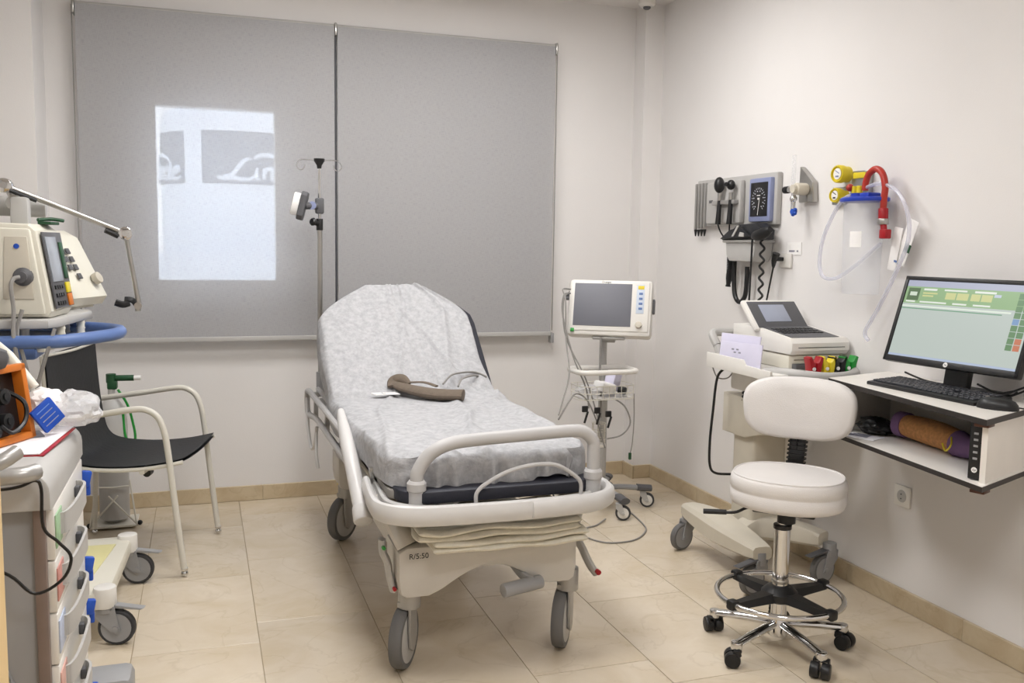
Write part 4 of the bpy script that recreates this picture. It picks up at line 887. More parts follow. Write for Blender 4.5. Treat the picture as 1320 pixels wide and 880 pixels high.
# ------------------------------------------------------------------ white swivel stool
S0 = Vector((1.66, -2.33, 0)); maj = Vector((.72, -.694, 0)).normalized(); bak = Vector((.694, .72, 0)).normalized()
so = thing('swivel_stool', 'white padded swivel stool with low backrest and chrome foot ring', 'stool', S0)
def superell(a, b, n_, k=48):
    o = []
    for i in range(k):
        t = 2*PI*i/k; c, s = math.cos(t), math.sin(t); o.append((a*abs(c)**(2/n_)*(1 if c > 0 else -1), b*abs(s)**(2/n_)*(1 if s > 0 else -1)))
    return o
def cushion(g, base, prof, k=48):
    """prof: (scale, height) rings over outline base"""
    b = bmesh.new(); rings = [[b.verts.new((x*s, y*s, z)) for x, y in base] for s, z in prof]
    for A, B in zip(rings, rings[1:]):
        for j in range(len(A)): b.faces.new((A[j], A[(j+1) % len(A)], B[(j+1) % len(A)], B[j]))
    b.faces.new(rings[0][::-1]); b.faces.new(rings[-1]); bmesh.ops.recalc_face_normals(b, faces=b.faces[:]); return b
Ms = axes(S0+Vector((.01, -.005, .512)), maj, bak)
g = G(Ms); base = superell(.187, .165, 2.25)
b = cushion(g, base, [(.90, -.012), (.97, -.006), (.995, .006), (1.0, .035), (.985, .038), (.985, .043), (1.0, .047), (1.0, .066), (.985, .080), (.95, .088), (.93, .0895), (.915, .089), (.7, .093), (.35, .095), (.05, .096)])
g._add(b); g.obj('seat', 'leather', so, sharp=60)
g = G(Ms); g.tube([(x*.94, y*.94, .0895) for x, y in superell(.187, .165, 2.25, 40)], .003, 6, closed=True, smooth=False); g.obj('seat_piping', 'leather', so)
g = G(Ms); g.box((0, 0, -.022), (.20, .17, .02), .006); g.cyl((0, 0, -.075), (0, 0, -.02), .03, n=16); g.obj('mechanism', 'black', so)
bc = S0+bak*.235+Vector((.005, -.005, .787))
Mbk = axes(bc, maj, (Vector((0, 0, 1))+bak*.12).normalized())
base2 = [(x*(1+.07*(y/.118)), y+.01*(x/.2)**2*(-1)) for x, y in superell(.190, .110, 3.1)]
g = G(Mbk); b = cushion(g, base2, [(.85, -.035), (.95, -.030), (1.0, -.012), (1.0, .006), (.97, .022), (.90, .031), (.6, .036), (.05, .038)])
for v in b.verts: v.co.z += .035*(v.co.x/.2)**2
g._add(b); g.obj('backrest', 'leather', so, sharp=60)
g = G(); e0 = S0+bak*.21+Vector((0, 0, .50)); e1 = bc-Vector((0, 0, .10))+bak*.0
g.tube([S0+Vector((0, 0, .475)), S0+bak*.17+Vector((0, 0, .475)), e0+bak*.02, e1], .012, 8, flat=(2, .6)); bs = g.obj('back_support', 'black', so)
g = G()
for k in range(11):
    z = .535+.0145*k; c = e0.lerp(e1, (z-.50)/(e1.z-.50)); g._add(cushion(g, [(c.x+x, c.y+y) for x, y in [(maj.x*a+bak.x*b_, maj.y*a+bak.y*b_) for a, b_ in superell(.034, .02, 4, 16)]], [(1, z), (1, z+.004)]))
    b = cushion(g, [(c.x+maj.x*a+bak.x*b_, c.y+maj.y*a+bak.y*b_) for a, b_ in superell(.028, .015, 4, 16)], [(1, z+.004), (1, z+.0145)]); g._add(b)
g.obj('bellows', 'black', bs)
g = G(); g.tube([S0+Vector((-.02, .0, .485)), S0+Vector((-.09, .06, .478)), S0+Vector((-.13, .09, .455)), S0+Vector((-.20, .12, .455))], .005, 8); lv = g.obj('height_lever', 'black', so)
g = G(); g.tube([S0+Vector((-.155, .10, .455)), S0+Vector((-.225, .131, .455))], .009, 10, smooth=False); g.obj('lever_grip', 'black', lv)
g = G(); g.cyl(S0+Vector((0, 0, .10)), S0+Vector((0, 0, .42)), .026, n=28); gl = g.obj('gas_lift', 'chrome', so)
g = G(); g.cyl(S0+Vector((0, 0, .415)), S0+Vector((0, 0, .43)), .030, n=24, bev=.002); g.obj('collar', 'black', gl)
g = G(); g.cyl(S0+Vector((0, 0, .42)), S0+Vector((0, 0, .46)), .018, n=20); g.obj('inner_rod', 'chrome', gl)
g = G(); g.cyl(S0+Vector((0, 0, .23)), S0+Vector((0, 0, .242)), .028, n=24, bev=.002); g.obj('ring_clamp', 'steel', gl)
# foot ring with black spider
RZ = .188; RC = S0
g = G(); g.tube([(RC.x+.206*math.cos(2*PI*i/48), RC.y+.206*math.sin(2*PI*i/48), RZ) for i in range(48)], .0095, 12, closed=True, smooth=False); fr = g.obj('foot_ring', 'chrome', so)
g = G(); g.lathe([(.04, -.022), (.06, -.012), (.06, .012), (.04, .03), (.03, .035)], (RC.x, RC.y, RZ)); sp_ = g.obj('ring_spider', 'black', so)
for a in (10, 100, 190, 285):
    d = Vector((math.cos(math.radians(a)), math.sin(math.radians(a)), 0)); q = Vector((-d.y, d.x, 0))
    g = G(); b = bmesh.new(); o0 = Vector((RC.x, RC.y, 0))
    vs_ = []
    for (t_, w_, z0, z1) in ((.03, .034, -.012, .018), (.11, .026, -.012, .012), (.18, .018, -.014, .008), (.208, .016, -.014, .006)):
        c = o0+d*t_; vs_.append([b.verts.new((c+q*w_*s_+Vector((0, 0, RZ+z))).to_tuple()) for s_, z in ((-1, z0), (1, z0), (.7, z1), (-.7, z1))])
    for A, B in zip(vs_, vs_[1:]):
        for j in range(4): b.faces.new((A[j], A[(j+1) % 4], B[(j+1) % 4], B[j]))
    b.faces.new(vs_[0]); b.faces.new(vs_[-1][::-1]); bmesh.ops.recalc_face_normals(b, faces=b.faces[:]); g._add(b)
    g.box(tuple(o0+d*.206+Vector((0, 0, RZ))), (.034, .034, .034), .008, (0, 0, math.radians(a))); g.obj('spider_arm', 'black', sp_)
g = G(); g.lathe([(.02, .045), (.034, .05), (.036, .09), (.028, .11)], S0); g.obj('base_hub', 'chrome', so)
for a in (128, 200, 272, 344, 56):
    d = Vector((math.cos(math.radians(a)), math.sin(math.radians(a)), 0)); e = S0+d*.222
    g = G(); g.tube([S0+d*.02+Vector((0, 0, .09)), S0+d*.13+Vector((0, 0, .082)), e+Vector((0, 0, .072))], .017, 12, flat=(.75, 1)); l = g.obj('base_arm', 'chrome', so)
    g = G(); g.cyl(e+Vector((0, 0, .055)), e+Vector((0, 0, .083)), .019, n=18, bev=.005); g.obj('arm_tip', 'chrome', l)
    a2 = math.radians(a+40); c_ = e+Vector((math.sin(a2)*.012, -math.cos(a2)*.012, 0))
    caster(so, c_.x, c_.y, .026, .034, a2, .062, 'black', 'black', 'black', twin=True, capr=.012)

# ------------------------------------------------------------------ ECG cart
ec = thing('ecg_cart', 'beige wheeled cart with curved legs beside the wall desk', 'cart', (2.05, -1.57, 0))
g = G()
def swept(pts, ws, hs):
    b = bmesh.new(); P = [Vector(p) for p in pts]; rings = []
    for i, p in enumerate(P):
        t = (P[min(i+1, len(P)-1)]-P[max(0, i-1)]); t.z = 0; t.normalize(); q = Vector((-t.y, t.x, 0)); w_, h_ = ws[i], hs[i]
        rings.append([b.verts.new(p+q*w_*x+Vector((0, 0, h_*z))) for x, z in ((-1, -.7), (-.75, -1), (.75, -1), (1, -.7), (1, .5), (.8, .9), (.4, 1), (-.4, 1), (-.8, .9), (-1, .5))])
    for A, B in zip(rings, rings[1:]):
        for j in range(10): b.faces.new((A[j], A[(j+1) % 10], B[(j+1) % 10], B[j]))
    b.faces.new(rings[0]); b.faces.new(rings[-1][::-1]); bmesh.ops.recalc_face_normals(b, faces=b.faces[:]); return b
def smp(pts, k=5): return [tuple(v) for v in smooth_pts(pts, k=k)]
def legp(pts, w0, w1):
    P = smp(pts); n = len(P); return swept(P, [w0+(w1-w0)*math.sin(PI*i/(n-1)) for i in range(n)], [.026+.022*math.sin(PI*i/(n-1)) for i in range(n)])
g._add(legp([(1.885, -1.33, .185), (1.89, -1.5, .18), (1.90, -1.65, .165), (1.885, -1.9, .165)], .04, .075)); g.obj('left_leg_beam', 'beige_pl', ec)
g = G(); g._add(legp([(1.92, -1.66, .17), (2.03, -1.63, .18), (2.13, -1.70, .18), (2.205, -1.85, .18)], .04, .045)); g.obj('front_leg_beam', 'beige_pl', ec)
g = G(); g._add(legp([(1.95, -1.50, .17), (2.08, -1.5, .18), (2.18, -1.37, .18)], .04, .045)); g.obj('rear_leg_beam', 'beige_pl', ec)
for (x, y, a) in ((1.885, -1.325, -75), (1.885, -1.88, -78), (2.23, -1.86, -80), (2.22, -1.34, -80)):
    rz = math.radians(a); cx, cy_ = x+.06*.6*math.sin(rz), y-.06*.6*math.cos(rz); caster(ec, cx, cy_, .06, .028, rz, .165, 'grey_pl', 'grubber', 'dgrey_pl', brake='dgrey_pl' if y < -1.5 else None, capr=.027)
g = G(); g.prism(rrect(1.985, 2.15, -1.66, -1.50, .02, 3), .18, .70, 'z'); g.obj('column', 'beige_pl', ec)
g = G(); g.prism(rrect(2.14, 2.215, -1.68, -1.55, .015, 3), .17, .88, 'z'); g.obj('rear_column', 'white_pl', ec)
g = G(); g.prism([(-1.98, .73), (-1.98, .66), (-1.82, .62), (-1.62, .56), (-1.45, .56), (-1.45, .73)][::-1], 1.962, 2.17, 'x', .008); cbx = g.obj('supply_box', 'beige_pl', ec)
g = G(); g.prism(rrect(1.865, 2.285, -1.93, -1.47, .03, 4), .848, .868, 'z', .003); tr_ = g.obj('tray', 'white_pl', ec)
g = G(); g.prism([(-1.47, .845), (-1.47, .905), (-1.74, .905), (-1.76, .885), (-1.93, .882), (-1.93, .845)], 1.862, 1.872, 'x', .002); g.obj('tray_wall', 'white_pl', tr_)
g = G(); g.span((1.87, -1.478, .85), (2.28, -1.47, .90), .002); g.obj('tray_wall', 'white_pl', tr_)
g = G(); g.tube([(1.93, -1.44, .93), (1.93, -1.40, .975), (2.0, -1.38, .98), (2.2, -1.38, .98), (2.27, -1.40, .975), (2.27, -1.46, .93)], .018, 10); g.tube([(1.93, -1.44, .93), (1.93, -1.47, .87)], .016, 8, smooth=False); g.tube([(2.27, -1.46, .93), (2.27, -1.48, .87)], .016, 8, smooth=False); g.obj('rear_handle', 'lgrey_pl', ec)
g = G(); g.tube([(1.93, -1.80, .858), (1.945, -1.88, .868), (1.98, -1.96, .868), (2.06, -2.0, .862), (2.16, -1.99, .862), (2.235, -1.95, .868), (2.27, -1.86, .868), (2.275, -1.80, .858)], .022, 12, flat=(1, .85)); g.obj('front_handle', 'lgrey_pl', ec)
g = G(); g.box((2.0, -1.62, .80), (.10, .2, .09), .01); g.obj('tray_bracket', 'white_pl', ec)
# cables of the cart
cc = thing('ecg_cart_cable', 'black cable hanging in a loop below the beige cart tray', 'cable', (1.87, -1.5, .35))
g = G(); g.tube([(1.93, -1.52, .845), (1.90, -1.50, .80), (1.885, -1.50, .66), (1.875, -1.50, .52), (1.88, -1.50, .42), (1.91, -1.50, .385), (1.99, -1.50, .375)], .0055, 8); g.obj('cable', 'black', cc)
g = G(); g.tube([(1.88, -1.49, .845), (1.90, -1.5, .80), (1.94, -1.52, .80), (1.96, -1.54, .845)], .003, 6); g.obj('loop', 'cable', cc)
g = G(); g.tube([(1.97+.008*math.cos(i*.9), -1.60+.008*math.sin(i*.9), .845-.0022*i) for i in range(60)], .0035, 5, smooth=False); g.obj('coiled_lead', 'black', cc)
# ECG recorder
er = thing('ecg_recorder', 'white ECG recorder with raised dark framed screen on the cart tray', 'medical device', (2.17, -1.62, .868))
g = G(); g.prism([(-1.40, .868), (-1.40, .925), (-1.80, .925), (-1.80, .868)], 2.035, 2.30, 'x', .008); g.obj('lower_body', 'cream_pl', er)
g = G(); g.prism([(-1.40, .928), (-1.40, 1.02), (-1.58, 1.02), (-1.81, .993), (-1.825, .975), (-1.825, .945), (-1.81, .928)], 2.03, 2.305, 'x', .006); ub = g.obj('upper_body', 'white_pl', er)
g = G(); g.span((2.06, -1.8265, .956), (2.28, -1.822, .9585)); g.span((2.06, -1.802, .905), (2.28, -1.80, .907)); g.obj('paper_slot', 'black', er)
g = G(); g.span((2.05, -1.83, .872), (2.29, -1.80, .892), .003); g.obj('front_recess', 'dgrey_pl', er)
g = G(); g.prism([(-1.59, 1.019), (-1.80, .9945), (-1.80, .9965), (-1.59, 1.023)], 2.045, 2.27, 'x'); kbp = g.obj('keyboard_panel', 'dgrey_pl', ub)
Ms2 = axes((2.14, -1.55, 1.068), (1, 0, 0), (-.02, .12, .115))
g = G(Ms2); g.box((0, .005, -.012), (.262, .165, .022), .008); sl = g.obj('screen_lid', 'white_pl', er)
g = G(Ms2); g.box((.006, .0, .001), (.24, .145, .004), .002); g.obj('screen_frame', 'dgrey_pl', sl)
g = G(Ms2); g.box((-.004, .005, .0035), (.125, .095, .003), .001); g.obj('screen', mat('lcd_grey_blue', '9ea4b4', .3), sl)
for r in range(3):
    for c in range(10):
        g = G(); g.box((2.065+.0195*c, -1.65-.035*r, 1.0165-.0042*r), (.014, .022, .003), .0008, (.115, 0, 0)); g.obj('key', 'black', kbp)
# paper sheets in the tray
pa = thing('paper_bundle', 'lilac white printed sheets standing at the left of the ECG recorder', 'papers', (1.93, -1.66, .868))
for k, (x, y, z, sy, sz, rr_z) in enumerate(((1.925, -1.62, .93, .21, .125, .06), (1.905, -1.66, .915, .21, .095, .1))):
    Mp = axes((x, y, z), (.25+.05*k, -.95, 0), (.12, 0, 1)); g = G(Mp); g.box((0, 0, 0), (sy, sz, .006), .001); s_ = g.obj('sheet', 'lpaper', pa)
    g = G(Mp)
    for i in range(4): g.box((-.04+.012*i, sz*.2-.012*(i % 2), .0035), (.012, .006, .0008))
    g.obj('print', 'print', s_)
# limb electrode clamps
for i, (nm, m_, x, y, lab) in enumerate((('r', 'dred', 2.065, -1.915, 'red limb electrode clamp'), ('y', 'yellow', 2.125, -1.915, 'yellow limb electrode clamp'), ('k', 'black', 2.175, -1.915, 'black limb electrode clamp'), ('g', 'green', 2.225, -1.915, 'green limb electrode clamp'))):
    t = thing('electrode_clamp', lab+' clipped at the cart front beside the desk', 'clamp', (x, y, .875), group='limb electrode clamps')
    g = G(); 
    for s in (-1, 1):
        g.prism([(x+s*.003, .872), (x+s*.022, .872), (x+s*.026, .90), (x+s*.034, .93), (x+s*.022, .935), (x+s*.012, .915), (x+s*.004, .91)][::s], y-.022, y+.018, 'y', .003)
    j = g.obj('jaws', m_, t)
    g = G(); g.cyl((x-.012, y-.026, .888), (x-.012, y-.018, .888), .007, n=10); g.obj('stud', 'label', t)

# ------------------------------------------------------------------ diagnostic set on the wall
XW = XR
dg = thing('diagnostic_wall_panel', 'beige wall panel holding two black instrument handles and a blue framed gauge', 'medical device', (XW, -.87, 1.455))
g = G(); g.span((XW-.03, -1.30, 1.455), (XW-.001, -.60, 1.69), .006); bpn = g.obj('panel', 'lgrey_pl', dg)
g = G(); g.span((XW-.06, -1.05, 1.465), (XW-.03, -.74, 1.67), .01); g.obj('handle_cradle', 'lgrey_pl', dg)
for k in range(4):
    g = G(); g.span((XW-.045, -.615-.03*k, 1.44+.004*k), (XW-.03, -.60-.03*k, 1.675), .004); g.obj('speculum_tube', 'alu', dg)
    g = G(); g.cyl((XW-.038, -.61-.03*k, 1.44), (XW-.038, -.61-.03*k, 1.405), .009, .003, n=12); g.obj('speculum_tip', 'black', dg)
g = G(); g.span((XW-.088, -1.04, 1.555), (XW-.06, -.84, 1.575), .004); g.obj('hook_bar', 'alu', dg)
g = G(); g.box((XW-.0615, -.79, 1.575), (.004, .03, .014), .001); g.obj('switch', 'dgrey_pl', dg)
def handle(y, big):
    t = thing('instrument_handle', ('round headed black otoscope handle hanging at the left of the panel' if big else 'small headed black ophthalmoscope handle hanging beside the gauge'), 'otoscope', (XW-.08, y, 1.44), group='instrument handles on the wall panel')
    x = XW-.085
    g = G(); g.tube([(x, y, 1.575), (x-.002, y, 1.52), (x-.004, y+.002, 1.46)], .0125, 12, rr=lambda u: .010+.004*u); g.obj('grip', 'black', t)
    if big:
        g = G(); g.sph((x-.005, y, 1.65), .028, (.9, .95, 1.4), 18); g.obj('head', 'black', t)
    else:
        g = G(); g.sph((x-.005, y-.004, 1.645), .022, (.9, 1.1, 1.1), 16); g.cyl((x-.02, y-.004, 1.645), (x-.035, y-.008, 1.648), .010, n=14); g.obj('head', 'black', t)
    g = G(); g.cyl((x, y, 1.575), (x, y, 1.61), .011, n=14); g.obj('neck', 'steel', t)
handle(-.91, True); handle(-1.01, False)
# cords of the two handles
o = thing('handle_cords', 'black coiled handle cords hanging in loops under the diagnostic panel', 'cables', (XW-.05, -.86, 1.10))
g = G(); g.tube([(XW-.09, -.80, 1.46), (XW-.08, -.815, 1.42), (XW-.06, -.85, 1.37), (XW-.05, -.86, 1.34)], .004, 6); g.tube([(XW-.09, -.905, 1.46), (XW-.08, -.89, 1.42), (XW-.06, -.865, 1.37)], .004, 6); g.obj('thin_cord', 'black', o)
g = G(); g.tube([(XW-.05, -.86, 1.36), (XW-.05, -.862, 1.25), (XW-.05, -.85, 1.16)], .011, 8, rr=lambda u: .010+.007*abs(math.sin(u*7))); g.obj('coiled_cord', 'black', o)
g = G()
for k in range(9): g.tube([(XW-.05+.014*math.cos(i*PI/4), -.86+.014*math.sin(i*PI/4), 1.30-.008*k) for i in range(8)], .0035, 5, closed=True, smooth=False)
tag(g.obj('cord_coil', 'black', o), kind='stuff')
g = G(); g.tube([(XW-.05, -.90, 1.36), (XW-.05, -.90, 1.2), (XW-.05, -.915, 1.12), (XW-.05, -.955, 1.09), (XW-.05, -1.0, 1.12), (XW-.05, -1.01, 1.2), (XW-.05, -1.01, 1.26)], .011, 10); g.obj('cord_loop', 'black', o)
o.location.y -= .11
# gauge
ag = thing('wall_sphygmomanometer', 'blue framed black dial blood pressure gauge on the wall panel', 'gauge', (XW-.06, -1.10, 1.47))
Mg = axes((XW-.055, -1.095, 1.568), (0, -1, 0), (.0, 0, 1))
g = G(Mg); g.box((0, 0, -.008), (.17, .20, .034), .008); g.obj('case', 'lilac', ag)
g = G(Mg); g.box((0, .002, .0085), (.135, .155, .006), .002); fc_ = g.obj('dial_face', 'black', ag)
M['offgrey'] = mat('dial_marks', 'c9ccd4', .5)
g = G(Mg)
for k in range(20):
    a = math.radians(-140+280*k/19); g.box((.050*math.sin(a), .0+.052*math.cos(a), .012), (.003, .008, .0008), 0, (0, 0, -a))
g.obj('scale_mark', 'offgrey', fc_)
g = G(Mg)
for k in range(10):
    a = math.radians(-140+280*k/9); g.box((.038*math.sin(a), .0+.040*math.cos(a), .012), (.007, .005, .0008), 0)
g.obj('scale_number', 'offgrey', fc_)
g = G(Mg); g.box((.004, -.03, .0135), (.003, .08, .001), 0, (0, 0, -.15)); g.cyl((0, .005, .0115), (0, .005, .015), .005, n=12); g.box((0, .02, .012), (.026, .004, .0008)); g.obj('needle', 'label', fc_)
ag.location.y -= .10; ag.location.x += .012
# basket with cuff
cbk = thing('cuff_basket', 'light grey wall basket below the gauge', 'basket', (XW-.06, -1.11, 1.29))
g = G(); g.prism([(-.955, 1.375), (-.965, 1.31), (-.99, 1.285), (-1.18, 1.285), (-1.20, 1.31), (-1.21, 1.375)], XW-.10, XW-.005, 'x', .008); g.span((XW-.112, -1.22, 1.372), (XW-.001, -.945, 1.385), .005); g.obj('bin', 'lgrey_pl', cbk)
wcf = thing('wall_cuff', 'folded black arm cuff with bulb resting on the wall basket', 'cuff', (XW-.07, -1.10, 1.385))
g = G(); b = bmesh.new(); bmesh.ops.create_grid(b, x_segments=24, y_segments=12, size=1)
pr = [(-.93, 1.385), (-1.27, 1.385), (-1.275, 1.43), (-1.22, 1.46), (-1.07, 1.455), (-1.0, 1.42)]
b.free(); g.prism(pr, XW-.115, XW-.04, 'x', .012); g.prism([(-.95, 1.388), (-1.2, 1.40), (-1.12, 1.445), (-1.03, 1.43)], XW-.13, XW-.112, 'x', .004); cu = g.obj('cuff_fabric', 'blackmat', wcf)
g = G(); g.prism([(-1.06, 1.40), (-1.075, 1.40), (-1.12, 1.45), (-1.105, 1.45)], XW-.134, XW-.130, 'x'); g.prism([(-1.12, 1.40), (-1.16, 1.398), (-1.16, 1.415), (-1.13, 1.42)], XW-.134, XW-.130, 'x'); g.obj('print', 'lgrey_pl', cu)
g = G(); g.tube([(XW-.12, -1.22, 1.40), (XW-.115, -1.28, 1.41), (XW-.11, -1.335, 1.43)], .024, 12, rr=lambda u: .012+.014*math.sin(u*PI*.9+.2)); g.obj('bulb', 'black', wcf)
g = G(); P = [(XW-.10+.012*math.cos(i*.785), -1.265+.03*math.sin(i*.785)*1.0, 1.385-.0042*i) for i in range(66)]; g.tube([(XW-.10, -1.265+.016*math.sin(i*.5), 1.385-.0042*i) for i in range(66)], .0055, 6, smooth=False); g.obj('coiled_tube', 'black', wcf)
g = G(); g.tube([(XW-.115, -1.205, 1.39), (XW-.115, -1.203, 1.25), (XW-.115, -1.20, 1.09)], .005, 6); g.obj('straight_tube', 'black', wcf)
cbk.location.y -= .045; wcf.location.y -= .045
# plug and socket on wall with lead
sk = thing('wall_socket', 'small white wall socket right of the black coiled tube', 'socket', (XW, -1.36, 1.26))
g = G(); g.span((XW-.012, -1.40, 1.262), (XW-.001, -1.315, 1.325), .003); g.obj('plate', 'white_pl', sk)
g = G(); g.tube([(XW-.05, -1.345, 1.325), (XW-.05, -1.33, 1.29), (XW-.045, -1.32, 1.262)], .015, 10, rr=lambda u: .018-.012*u); g.tube([(XW-.045, -1.32, 1.265), (XW-.05, -1.31, 1.2), (XW-.06, -1.295, 1.09)], .0042, 6); g.box((XW-.03, -1.34, 1.30), (.04, .018, .018), .004); o = g.obj('plug_and_lead', 'black', sk)
# clear sheet label
lb = thing('wall_label', 'white printed notice under a clear cover on the wall', 'label', (XW, -1.45, 1.25))
g = G(); g.span((XW-.004, -1.46, 1.32), (XW-.001, -1.36, 1.375)); s_ = g.obj('notice', 'label', lb)
g = G(); g.span((XW-.0055, -1.415, 1.333), (XW-.004, -1.375, 1.340)); g.span((XW-.0055, -1.44, 1.333), (XW-.004, -1.43, 1.340)); g.obj('print', 'print', s_)
# oxygen outlet
oo = thing('oxygen_outlet', 'chrome gas outlet with blue knob on the wall beside the gauge panel', 'gas outlet', (XW, -1.5, 1.49))
g = G(); g.prism([(-1.46, 1.70), (-1.55, 1.63), (-1.56, 1.545), (-1.46, 1.545)], XW-.03, XW-.001, 'x', .004); g.obj('plate', 'steel', oo)
g = G(); g.cyl((XW-.03, -1.51, 1.60), (XW-.085, -1.51, 1.60), .026, n=20, bev=.004); g.cyl((XW-.085, -1.51, 1.60), (XW-.10, -1.51, 1.60), .018, n=16); g.obj('coupling', 'beige_pl', oo)
g = G(); g.cyl((XW-.07, -1.52, 1.60), (XW-.07, -1.45, 1.60), .015, n=14); g.cyl((XW-.07, -1.48, 1.60), (XW-.07, -1.48, 1.51), .010, n=14); g.sph((XW-.07, -1.48, 1.56), .016); g.obj('regulator', 'chrome', oo)
g = G(); g.cyl((XW-.07, -1.45, 1.60), (XW-.07, -1.415, 1.60), .016, n=16, bev=.002); g.obj('black_knob', 'black', oo)
g = G(); g.cyl((XW-.07, -1.475, 1.62), (XW-.07, -1.475, 1.745), .0085, n=14); g.obj('flow_tube', 'clear', oo)
g = G()
for k in range(5): a = 2*PI*k/5; g.sph((XW-.07, -1.485+.012*math.cos(a), 1.505+.012*math.sin(a)), .009, n=8)
g.cyl((XW-.08, -1.485, 1.505), (XW-.06, -1.485, 1.505), .012, n=12); g.obj('blue_knob', 'dblue', oo)
# yellow gauges
for (y, z, lab, r) in ((-1.735, 1.648, 'large yellow vacuum gauge mounted high on the wall', .036), (-1.725, 1.563, 'small yellow gas outlet on a steel plate below the large yellow gauge', .03)):
    t = thing('yellow_gauge' if z > 1.6 else 'gas_outlet', lab, 'gauge' if z > 1.6 else 'gas outlet', (XW, y, z-.04))
    if z < 1.6:
        g = G(); g.span((XW-.02, y-.02, z-.035), (XW-.001, y+.055, z+.035), .003); g.obj('plate', 'steel', t)
    g = G(); g.cyl((XW-.002, y, z), (XW-.04, y-.004, z), r*.9, n=28); g.lathe([(r*.85, 0), (r, .004), (r, .024), (r*.9, .03), (r*.8, .03), (r*.78, .024), (.001, .024)], (XW-.03, y-.004, z), (-1, -.1, 0), 28); g.obj('case', 'yellow', t)
    g = G(); g.cyl((XW-.0542, y-.007, z), (XW-.057, y-.007, z), r*.62, n=24); dd = g.obj('dial', 'label', t)
    g = G(); g.box((XW-.058, y-.007, z+.008), (.001, r*.8, .003), 0, (.5, 0, 0)); g.box((XW-.058, y-.007, z-.010), (.001, r*.5, .006)); g.obj('print', 'lilac' if z > 1.6 else 'black', dd)
# suction canister
sc_ = thing('suction_canister', 'clear suction canister with blue lid and red hose on the wall', 'canister', (XW-.07, -1.90, 1.175))
CX, CYY = XW-.08, -1.94
g = G(); g.lathe([(.001, 1.176), (.078, 1.176), (.082, 1.18), (.09, 1.52), (.092, 1.53)], (CX, CYY, 0), n=36, sc=(1, .7)); g.obj('jar', 'clear', sc_)
g = G(); g.lathe([(.001, 1.528), (.105, 1.528), (.108, 1.532), (.108, 1.540), (.10, 1.545), (.001, 1.547)], (CX, CYY, 0), n=36, sc=(1, .7)); g.cyl((CX, CYY+.04, 1.54), (CX, CYY+.04, 1.562), .026, n=20); g.box((CX, CYY-.03, 1.552), (.06, .05, .018), .005); lid = g.obj('lid', 'bluelid', sc_)
g = G(); g.grid(lambda a, b: Vector((CX-.0625*math.cos(.05+.6*a), CYY-.089*math.sin(.05+.6*a), 1.355+.06*b)), 8, 1); g.obj('paper_label', 'label', sc_)
g = G(); g.prism([(-1.79, 1.54), (-1.89, 1.54), (-1.89, 1.655), (-1.80, 1.655)], XW-.03, XW-.001, 'x', .004); br = g.obj('wall_bracket', 'steel', sc_)
g = G(); g.span((XW-.034, -1.88, 1.625), (XW-.030, -1.81, 1.648), .001); g.obj('yellow_label', 'yellow', br)
g = G(); g.cyl((CX, CYY+.03, 1.56), (CX, CYY+.03, 1.59), .012, n=12); g.cyl((CX, CYY+.06, 1.56), (CX, CYY+.06, 1.59), .011, n=12); g.obj('port', 'yellow', lid)
g = G(); g.sph((CX-.01, CYY+.075, 1.585), .015, n=12); g.cyl((CX, CYY-.0, 1.57), (CX, CYY-.0, 1.60), .012, n=12); g.obj('red_port', 'red', lid)
g = G(); g.tube([(CX, CYY-.0, 1.57), (CX, CYY-.002, 1.60), (CX, CYY-.018, 1.632), (CX, CYY-.055, 1.648), (CX, CYY-.09, 1.628), (CX, CYY-.108, 1.58), (CX, CYY-.105, 1.53), (CX, CYY-.105, 1.47)], .0125, 12); g.obj('red_hose', 'red', sc_)
g = G(); g.cyl((CX, CYY-.105, 1.50), (CX, CYY-.108, 1.44), .018, n=14, bev=.003); g.cyl((CX, CYY-.108, 1.45), (CX, CYY-.118, 1.405), .012, n=12); g.box((CX, CYY-.122, 1.405), (.03, .035, .035), .005); g.obj('hose_end', 'dred', sc_)
g = G(); g.cyl((CX, CYY-.107, 1.462), (CX, CYY-.107, 1.44), .021, n=14, bev=.003); g.obj('metal_collar', 'steel', sc_)
g = G(); g.tube([(CX, CYY+.07, 1.56), (CX, CYY+.14, 1.53), (CX, CYY+.22, 1.42), (CX, CYY+.25, 1.32), (CX, CYY+.23, 1.24), (CX+.02, CYY+.17, 1.23), (CX+.05, CYY+.10, 1.28), (CX+.068, CYY+.04, 1.33), (CX+.068, CYY-.02, 1.37)], .0075, 8); g.tube([(CX, CYY-.0, 1.58), (CX, CYY-.08, 1.592), (CX, CYY-.17, 1.56), (CX, CYY-.23, 1.48), (CX+.01, CYY-.23, 1.38), (CX+.01, CYY-.17, 1.25), (CX+.02, CYY-.08, 1.12), (CX+.02, CYY-.03, 1.05), (CX+.02, CYY-.02, 1.02), (CX+.02, CYY-.04, 1.0)], .0075, 8); g.obj('clear_hose', 'tubec', sc_)
pk = thing('tubing_packets', 'white peel packets of tubing hanging right of the suction canister', 'packet', (XW-.03, -2.16, 1.30))
for k, (y, z, sy, sz, a) in enumerate(((-2.13, 1.375, .052, .17, .38), (-2.08, 1.35, .042, .16, .18))):
    g = G(); g.box((XW-.04-.006*k, y, z), (.004, sy, sz), .001, (a, 0, 0)); pq = g.obj('packet', 'label', pk)
    if k == 0: 
        g = G(); g.box((XW-.0425, y-.008, z-.022), (.001, .03, .03), 0, (a, 0, 0)); g.obj('green_print', 'dgreen', pq)
    else:
        g = G(); g.box((XW-.0495, y-.008, z-.045), (.001, .015, .008), 0, (a, 0, 0)); g.obj('blue_print', 'blue', pq)
